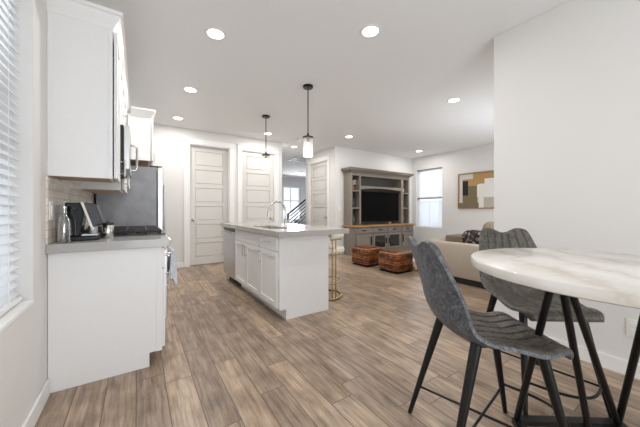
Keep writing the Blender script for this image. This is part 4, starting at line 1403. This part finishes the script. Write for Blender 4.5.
# woven leather poufs
def pouf(label, x0, y0, s, h):
    c = (x0 + s / 2, y0 + s / 2)
    t = thing('pouf', label, 'pouf', (c[0], c[1], 0), group='woven leather poufs')

    def f(p):
        k = 1 + 0.10 * max(0, 1 - abs(p.x / (s / 2)) ** 2) * max(0, 1 - abs(p.y / (s / 2)) ** 2) if p.z > 0 else 1
        rib = 1 + 0.010 * (abs(math.sin((p.z + h / 2) / 0.037 * PI)) - 0.5) if abs(p.z) < h / 2 - 0.03 else 1
        return Vector((p.x * rib, p.y * rib, p.z * k))
    obj('woven_body', MB().superbox((c[0], c[1], h / 2 + 0.014), s / 2, s / 2, h / 2 - 0.014, 9.0, 64, 96, f=f), M['woven'], t)
    obj('base', MB().box(c[0] - s / 2 + 0.03, c[1] - s / 2 + 0.03, 0.0, c[0] + s / 2 - 0.03, c[1] + s / 2 - 0.03, 0.02), M['plinth'], t)
    return t


pouf('brown woven leather pouf farther left, nearer the television cabinet', 3.70, 3.93, 0.48, 0.37)
pouf('brown woven leather pouf on the right, nearer the grey chair', 3.73, 3.205, 0.47, 0.37)

# sofa: low curved back seen from behind
so = thing('sofa', 'low beige sofa with rounded back and black plinth in the living room', 'sofa', (4.5, 2.2, 0))
SXo, SYe, SYn, SR = 4.05, 3.02, 1.36, 0.42


def sofa_outline(off, n=12):
    pts = [(SXo + off, SYn)]
    for k in range(n + 1):
        a = PI - PI / 2 * k / n
        pts.append((SXo + SR + (SR - off) * math.cos(a), SYe - SR + (SR - off) * math.sin(a)))
    pts.append((5.35, SYe - off))
    return pts


outer, inner = sofa_outline(0), sofa_outline(0.24)
mb = MB()
n = len(outer)
sec = [(0.012, 0.10), (0.0, 0.14), (0.0, 0.56), (0.03, 0.605), (0.09, 0.622), (0.16, 0.615), (0.21, 0.58), (0.24, 0.52), (0.24, 0.10)]
rows = [sofa_outline(o_) for o_, z in sec]
vs = [(rows[i][k][0], rows[i][k][1], sec[i][1]) for k in range(n) for i in range(len(sec))]
m_ = len(sec)
fs = [(k * m_ + i, k * m_ + (i + 1) % m_, (k + 1) * m_ + (i + 1) % m_, (k + 1) * m_ + i) for k in range(n - 1) for i in range(m_)]
fs += [tuple(range(m_)), tuple((n - 1) * m_ + i for i in range(m_ - 1, -1, -1))]
mb.add(vs, fs)
obj('back', mb, M['sofa'], so)
pb = MB()
ol = sofa_outline(0.05)
poly = ol + [(5.2, SYn + 0.05)]
pb.prism(poly, 0.0, 0.0995, lambda a, b_, d: (a, b_, d))
obj('plinth', pb, M['plinth'], so)
sb = MB()
ol = sofa_outline(0.245)
sb.prism(ol + [(5.25, SYn + 0.02)], 0.10, 0.43, lambda a, b_, d: (a, b_, d))
obj('seat', sb, M['sofa'], so, bevel=0.03, seg=3)


def cushion(name, label, c, sx_, sy_, sz_, rz, m, tilt=0.0, e=2.6, axis='Y'):
    mb = MB()

    def f(p):
        return Matrix.Rotation(tilt, 3, axis) @ p
    mb.superbox(c, sx_, sy_, sz_, e, 32, 20, f=f, rz=rz)
    return tag(obj(name, mb, m), label, 'cushion')


cushion('throw_pillow', 'dark patterned throw pillow leaning on the sofa back', (4.38, 2.21, 0.63), 0.07, 0.20, 0.19, 0, M['print'], tilt=-0.2, e=2.8)
cushion('throw_pillow', 'plain tan cushion standing behind the dark patterned pillow', (4.66, 2.06, 0.70), 0.08, 0.17, 0.25, 0, M['tan'], tilt=-0.15, e=3.0)
mb = MB().box(4.52, 2.36, 0.432, 4.98, 2.80, 0.685)
tag(obj('seat_cushion', mb, M['taupe'], bevel=0.02, seg=3), 'flat taupe box cushion on the sofa left of the patterned pillow', 'cushion')

# small side table behind the near chair
sdt = thing('side_table', 'low cream and brass round table half hidden behind the near chair', 'table', (4.36, 3.30, 0))
obj('foot_ring', MB().lathe([(0.13, 0.0), (0.14, 0.01), (0.14, 0.05), (0.13, 0.06)], (4.36, 3.30, 0), 36), M['gold'], sdt)
obj('drum', MB().lathe([(0.12, 0.0605), (0.135, 0.07), (0.135, 0.18), (0.12, 0.19)], (4.36, 3.30, 0), 36), M['cream'], sdt)

# framed abstract picture on the right wall
pc = thing('wall_picture', 'wide framed abstract picture of stepped blocks on the living room wall', 'picture', (XR, 3.43, 1.63))
PY0, PY1, PZ0, PZ1 = 2.72, 4.035, 1.165, 2.085
U = NX
OP = (XR - 0.001, 0, 0)
mb = MB()
mb.abox(OP, Y1, U, PY0, PY1, 0, 0.045, PZ1 - 0.022, PZ1).abox(OP, Y1, U, PY0, PY1, 0, 0.045, PZ0, PZ0 + 0.022)
mb.abox(OP, Y1, U, PY0, PY0 + 0.022, 0, 0.045, PZ0 + 0.022, PZ1 - 0.022).abox(OP, Y1, U, PY1 - 0.022, PY1, 0, 0.045, PZ0 + 0.022, PZ1 - 0.022)
obj('frame', mb, M['frame'], pc, weld=False)
mb = MB()


def blk(u0, u1, v0, v1, n1, mi):
    """u from the picture's left edge in metres, v from its bottom"""
    mb.abox(OP, Y1, U, PY1 - 0.022 - u1, PY1 - 0.022 - u0, 0, n1, PZ0 + 0.022 + v0, PZ0 + 0.022 + v1, mi)


W_, H_ = PY1 - PY0 - 0.044, PZ1 - PZ0 - 0.044
blk(0, W_, 0, H_, 0.020, 0)                       # pale grey ground
blk(0.09, W_, 0.56, 0.74, 0.022, 1)               # ochre
blk(0.36, W_, 0.70, H_, 0.0225, 1)
blk(0.0, 0.50, 0.0, 0.13, 0.022, 3)               # olive
blk(0.09, 0.47, 0.10, 0.57, 0.0215, 3)
blk(0.09, 0.235, 0.32, 0.70, 0.023, 2)            # black
blk(0.235, 0.30, 0.25, 0.60, 0.0222, 2) if False else None
blk(0.50, W_, 0.0, 0.60, 0.0232, 4)               # white
blk(0.46, W_, 0.27, 0.585, 0.0231, 4)
blk(0.64, W_, 0.56, 0.72, 0.0233, 4)
blk(0.62, W_, 0.0, 0.26, 0.0236, 5)               # stone
obj('canvas', mb, [M['canvas_light'], M['canvas_ochre'], M['canvas_black'], M['canvas_olive'], M['canvas_white'], M['canvas_stone']], pc, smooth=False, weld=False)

# stair railing in the foyer
rl = thing('stair_railing', 'black metal stair railing with slanted bars in the far foyer', 'railing', (4.57, 9.0, 0))
obj('newel_post', MB().box(4.545, 8.975, 0, 4.595, 9.025, 1.0), M['blackmetal'], rl)
sl = 0.74
for k in range(6):
    z = 0.975 - k * 0.13
    obj('rail', MB().bar((4.57, 9.0, z), (6.9, 9.0, z + 2.33 * sl), 0.03, 0.05 if k == 0 else 0.026), M['blackmetal'], rl)
obj('end_post', MB().box(6.875, 8.975, 0, 6.925, 9.025, 2.72), M['blackmetal'], rl)

# ================================================================== MARBLE TABLE
TC = (1.633, 0.26)
TT, TB, TR = 0.895, 0.853, 0.523
tb = thing('counter_table', 'round white marble counter-height table with black metal rod base', 'table', (TC[0], TC[1], 0))
prof = [(0.0, TB), (TR - 0.006, TB), (TR - 0.001, TB + 0.004), (TR, TB + 0.01), (TR, TT - 0.006), (TR - 0.002, TT - 0.002), (TR - 0.006, TT), (0.0, TT)]
obj('tabletop', MB().lathe(prof, (TC[0], TC[1], 0), 128, caps=False), M['marble'], tb)
P1, P2 = Vector((1.660, 0.626, 0)), Vector((2.071, 0.325, 0))
c2 = Vector((TC[0], TC[1], 0)) * 2
A1 = Vector((1.40, 0.40, TB - 0.008))
B1 = Vector((1.74, 0.173, TB - 0.008))
Pm = Vector((1.915, 0.405, 0))
mir = lambda p: Vector((c2.x - p.x, c2.y - p.y, p.z))
zf = Vector((0, 0, 0.014))
mb = MB()
mb.bar(P1 + zf, P2 + zf, 0.045, 0.026)
mb.bar(mir(P1) + zf, mir(P2) + zf, 0.045, 0.026)
mb.bar(P1 + zf, mir(P2) + zf, 0.045, 0.026)
mb.bar(P2 + zf, mir(P1) + zf, 0.045, 0.026)
obj('floor_frame', mb, M['blackmetal'], tb, weld=False)
mb = MB()
mb.bar(mir(A1) + Vector((0, 0, 0.002)), A1 + Vector((0, 0, 0.002)), 0.06, 0.012)
obj('top_plate', mb, M['blackmetal'], tb)
zr = Vector((0, 0, 0.028))
for f_, t_ in ((P1, A1), (Pm, A1 + Vector((0.02, -0.02, 0))), (P2, A1 + Vector((0.05, -0.03, 0))), (P2, B1),
               (mir(P1), mir(A1)), (mir(Pm), mir(A1) + Vector((-0.02, 0.02, 0)))):
    obj('leg', MB().tube([f_ + zr * 0.5, t_], 0.0145, 12), M['blackmetal'], tb)


# ================================================================== GREY BUCKET CHAIRS
def shell_point(u, v):
    """u across -1..1, v along 0 (front lip) .. 1 (top of the back). local: +x is the front"""
    prof = [(0.00, 0.262, 0.513), (0.05, 0.256, 0.540), (0.12, 0.220, 0.558), (0.25, 0.115, 0.535), (0.38, 0.0, 0.550), (0.48, -0.095, 0.552),
            (0.55, -0.165, 0.580), (0.61, -0.208, 0.638), (0.70, -0.232, 0.740), (0.80, -0.256, 0.835), (0.92, -0.286, 0.935), (1.0, -0.304, 0.985)]
    hw = [(0, 0.185), (0.1, 0.210), (0.3, 0.226), (0.5, 0.230), (0.62, 0.226), (0.75, 0.212), (0.88, 0.188), (0.96, 0.172), (1.0, 0.158)]

    def ip(tab, t, k):
        for a, b_ in zip(tab, tab[1:]):
            if t <= b_[0] + 1e-9:
                s = (t - a[0]) / (b_[0] - a[0])
                return a[k] + (b_[k] - a[k]) * s
        return tab[-1][k]
    # light smoothing of the profile by averaging
    def sm(tab, k):
        h = 0.035
        return sum(ip(tab, min(1, max(0, v + d)), k) for d in (-h, -h / 2, 0, h / 2, h)) / 5
    x, z = sm(prof, 1), sm(prof, 2)
    y = u * sm(hw, 1)
    back = min(1, max(0, (v - 0.42) / 0.25))
    back = back * back * (3 - 2 * back)
    # the bucket: sides curl up at the seat and forward on the back
    x += back * 0.042 * abs(u) ** 2.2 * (1 - 0.8 * max(0, (v - 0.7) / 0.3))
    bend = max(0, 1 - abs(v - 0.52) / 0.3)
    z += bend * 0.040 * abs(u) ** 2.4
    z += 0.012 * (1 - back) * abs(u) ** 3 * min(1, v / 0.3)
    # top edge dips in the middle
    if v > 0.8:
        t = (v - 0.8) / 0.2
        q_ = min(1, abs(u) / 0.62)
        z += t * (0.032 * q_ * q_ * (3 - 2 * q_) - 0.022) - t * 0.014 * max(0, (abs(u) - 0.72) / 0.28) ** 2
    return Vector((x, y, z))


def make_chair(label):
    t = thing('counter_chair', label, 'chair', (0, 0, 0), group='grey counter chairs at the marble table')
    eps = 1e-3

    def nrm(u, v):
        a = shell_point(min(1, u + eps), v) - shell_point(max(-1, u - eps), v)
        b_ = shell_point(u, min(1, v + eps)) - shell_point(u, max(0, v - eps))
        n_ = a.cross(b_)
        n_.normalize()
        return n_

    def outer_f(a, b_):
        u, v = a * 2 - 1, b_
        return shell_point(u, v) - nrm(u, v) * 0.014

    def inner_f(a, b_):
        u, v = a * 2 - 1, b_
        ridge = abs(math.sin(u * PI * 3.5 + PI / 2))
        edge = min(1, (1 - abs(u)) / 0.08) * min(1, v / 0.05) * min(1, (1 - v) / 0.05)
        groove = 0.007 * max(0, 1 - ridge / 0.35)
        return shell_point(u, v) + nrm(u, v) * (0.014 * max(edge, 0.0) ** 0.5 - groove * edge * min(1, max(0, (0.9 - abs(u)) / 0.1)) * (1 if v > 0.08 else 0))
    NU, NV = 84, 60
    mb = MB().grid(outer_f, NU, NV)
    # rolled rim joins outer and inner skins
    rim = []
    ring = [(i / NU, 0.0) for i in range(NU)] + [(1.0, j / NV) for j in range(NV)] + [(1 - i / NU, 1.0) for i in range(NU)] + [(0.0, 1 - j / NV) for j in range(NV)]
    ra = [outer_f(a, b_) for a, b_ in ring]
    rb = [shell_point(a * 2 - 1, b_) + nrm(a * 2 - 1, b_) * 0.0005 for a, b_ in ring]
    n_ = len(ring)
    mb.add(ra + rb, [(k, (k + 1) % n_, n_ + (k + 1) % n_, n_ + k) for k in range(n_)])
    s = obj('shell', mb, M['shell'], t, local=True)
    s['label'] = 'grey crackled leather outer shell'
    mb = MB().grid(inner_f, NU, NV)
    s = obj('channelled_pad', mb, M['pad'], t, local=True)
    s['label'] = 'channel-stitched taupe grey seat and back lining'
    bm_ = M['blackmetal']
    mb = MB()
    mb.bar((-0.075, -0.10, 0.535), (-0.075, 0.10, 0.535), 0.03, 0.014).bar((0.13, -0.10, 0.535), (0.13, 0.10, 0.535), 0.03, 0.014)
    mb.bar((-0.075, -0.10, 0.535), (0.13, -0.10, 0.535), 0.03, 0.014).bar((-0.075, 0.10, 0.535), (0.13, 0.10, 0.535), 0.03, 0.014)
    obj('seat_frame', mb, bm_, t, local=True)
    feet = {}
    for sx_ in (-1, 1):
        for sy_ in (-1, 1):
            top = Vector((-0.115 if sx_ < 0 else 0.15, 0.16 * sy_, 0.568 if sx_ < 0 else 0.55))
            ft = Vector((-0.265 if sx_ < 0 else 0.265, 0.225 * sy_, 0.0))
            feet[(sx_, sy_)] = (top, ft)
            obj('leg', MB().tube([ft, top], 0.011, 14, r1=0.022), bm_, t, local=True)

    def on(k, z):
        top, ft = feet[k]
        return ft + (top - ft) * (z / 0.538)
    for a, b_ in (((-1, 1), (1, -1)), ((-1, -1), (1, 1))):
        obj('cross_brace', MB().tube([on(a, 0.15), on(b_, 0.15)], 0.006, 10), bm_, t, local=True)
    p, q = on((1, 1), 0.17), on((1, -1), 0.17)
    pts = []
    for k in range(17):
        f_ = k / 16
        c_ = p + (q - p) * f_
        pts.append(c_ + Vector((0.13 * math.sin(PI * f_), 0, 0)))
    obj('footrest', MB().tube(pts, 0.007, 10), bm_, t, local=True)
    return t


ch1 = make_chair('grey leather counter chair in front, its back turned to the kitchen')
ch1.location = (1.35, 0.653, 0)
ch1.rotation_euler = (0, 0, math.radians(-33.7))
ch2 = dup(ch1, (2.083, 0.698, 0), math.radians(-126), 'grey leather counter chair behind the marble table by the bare wall')
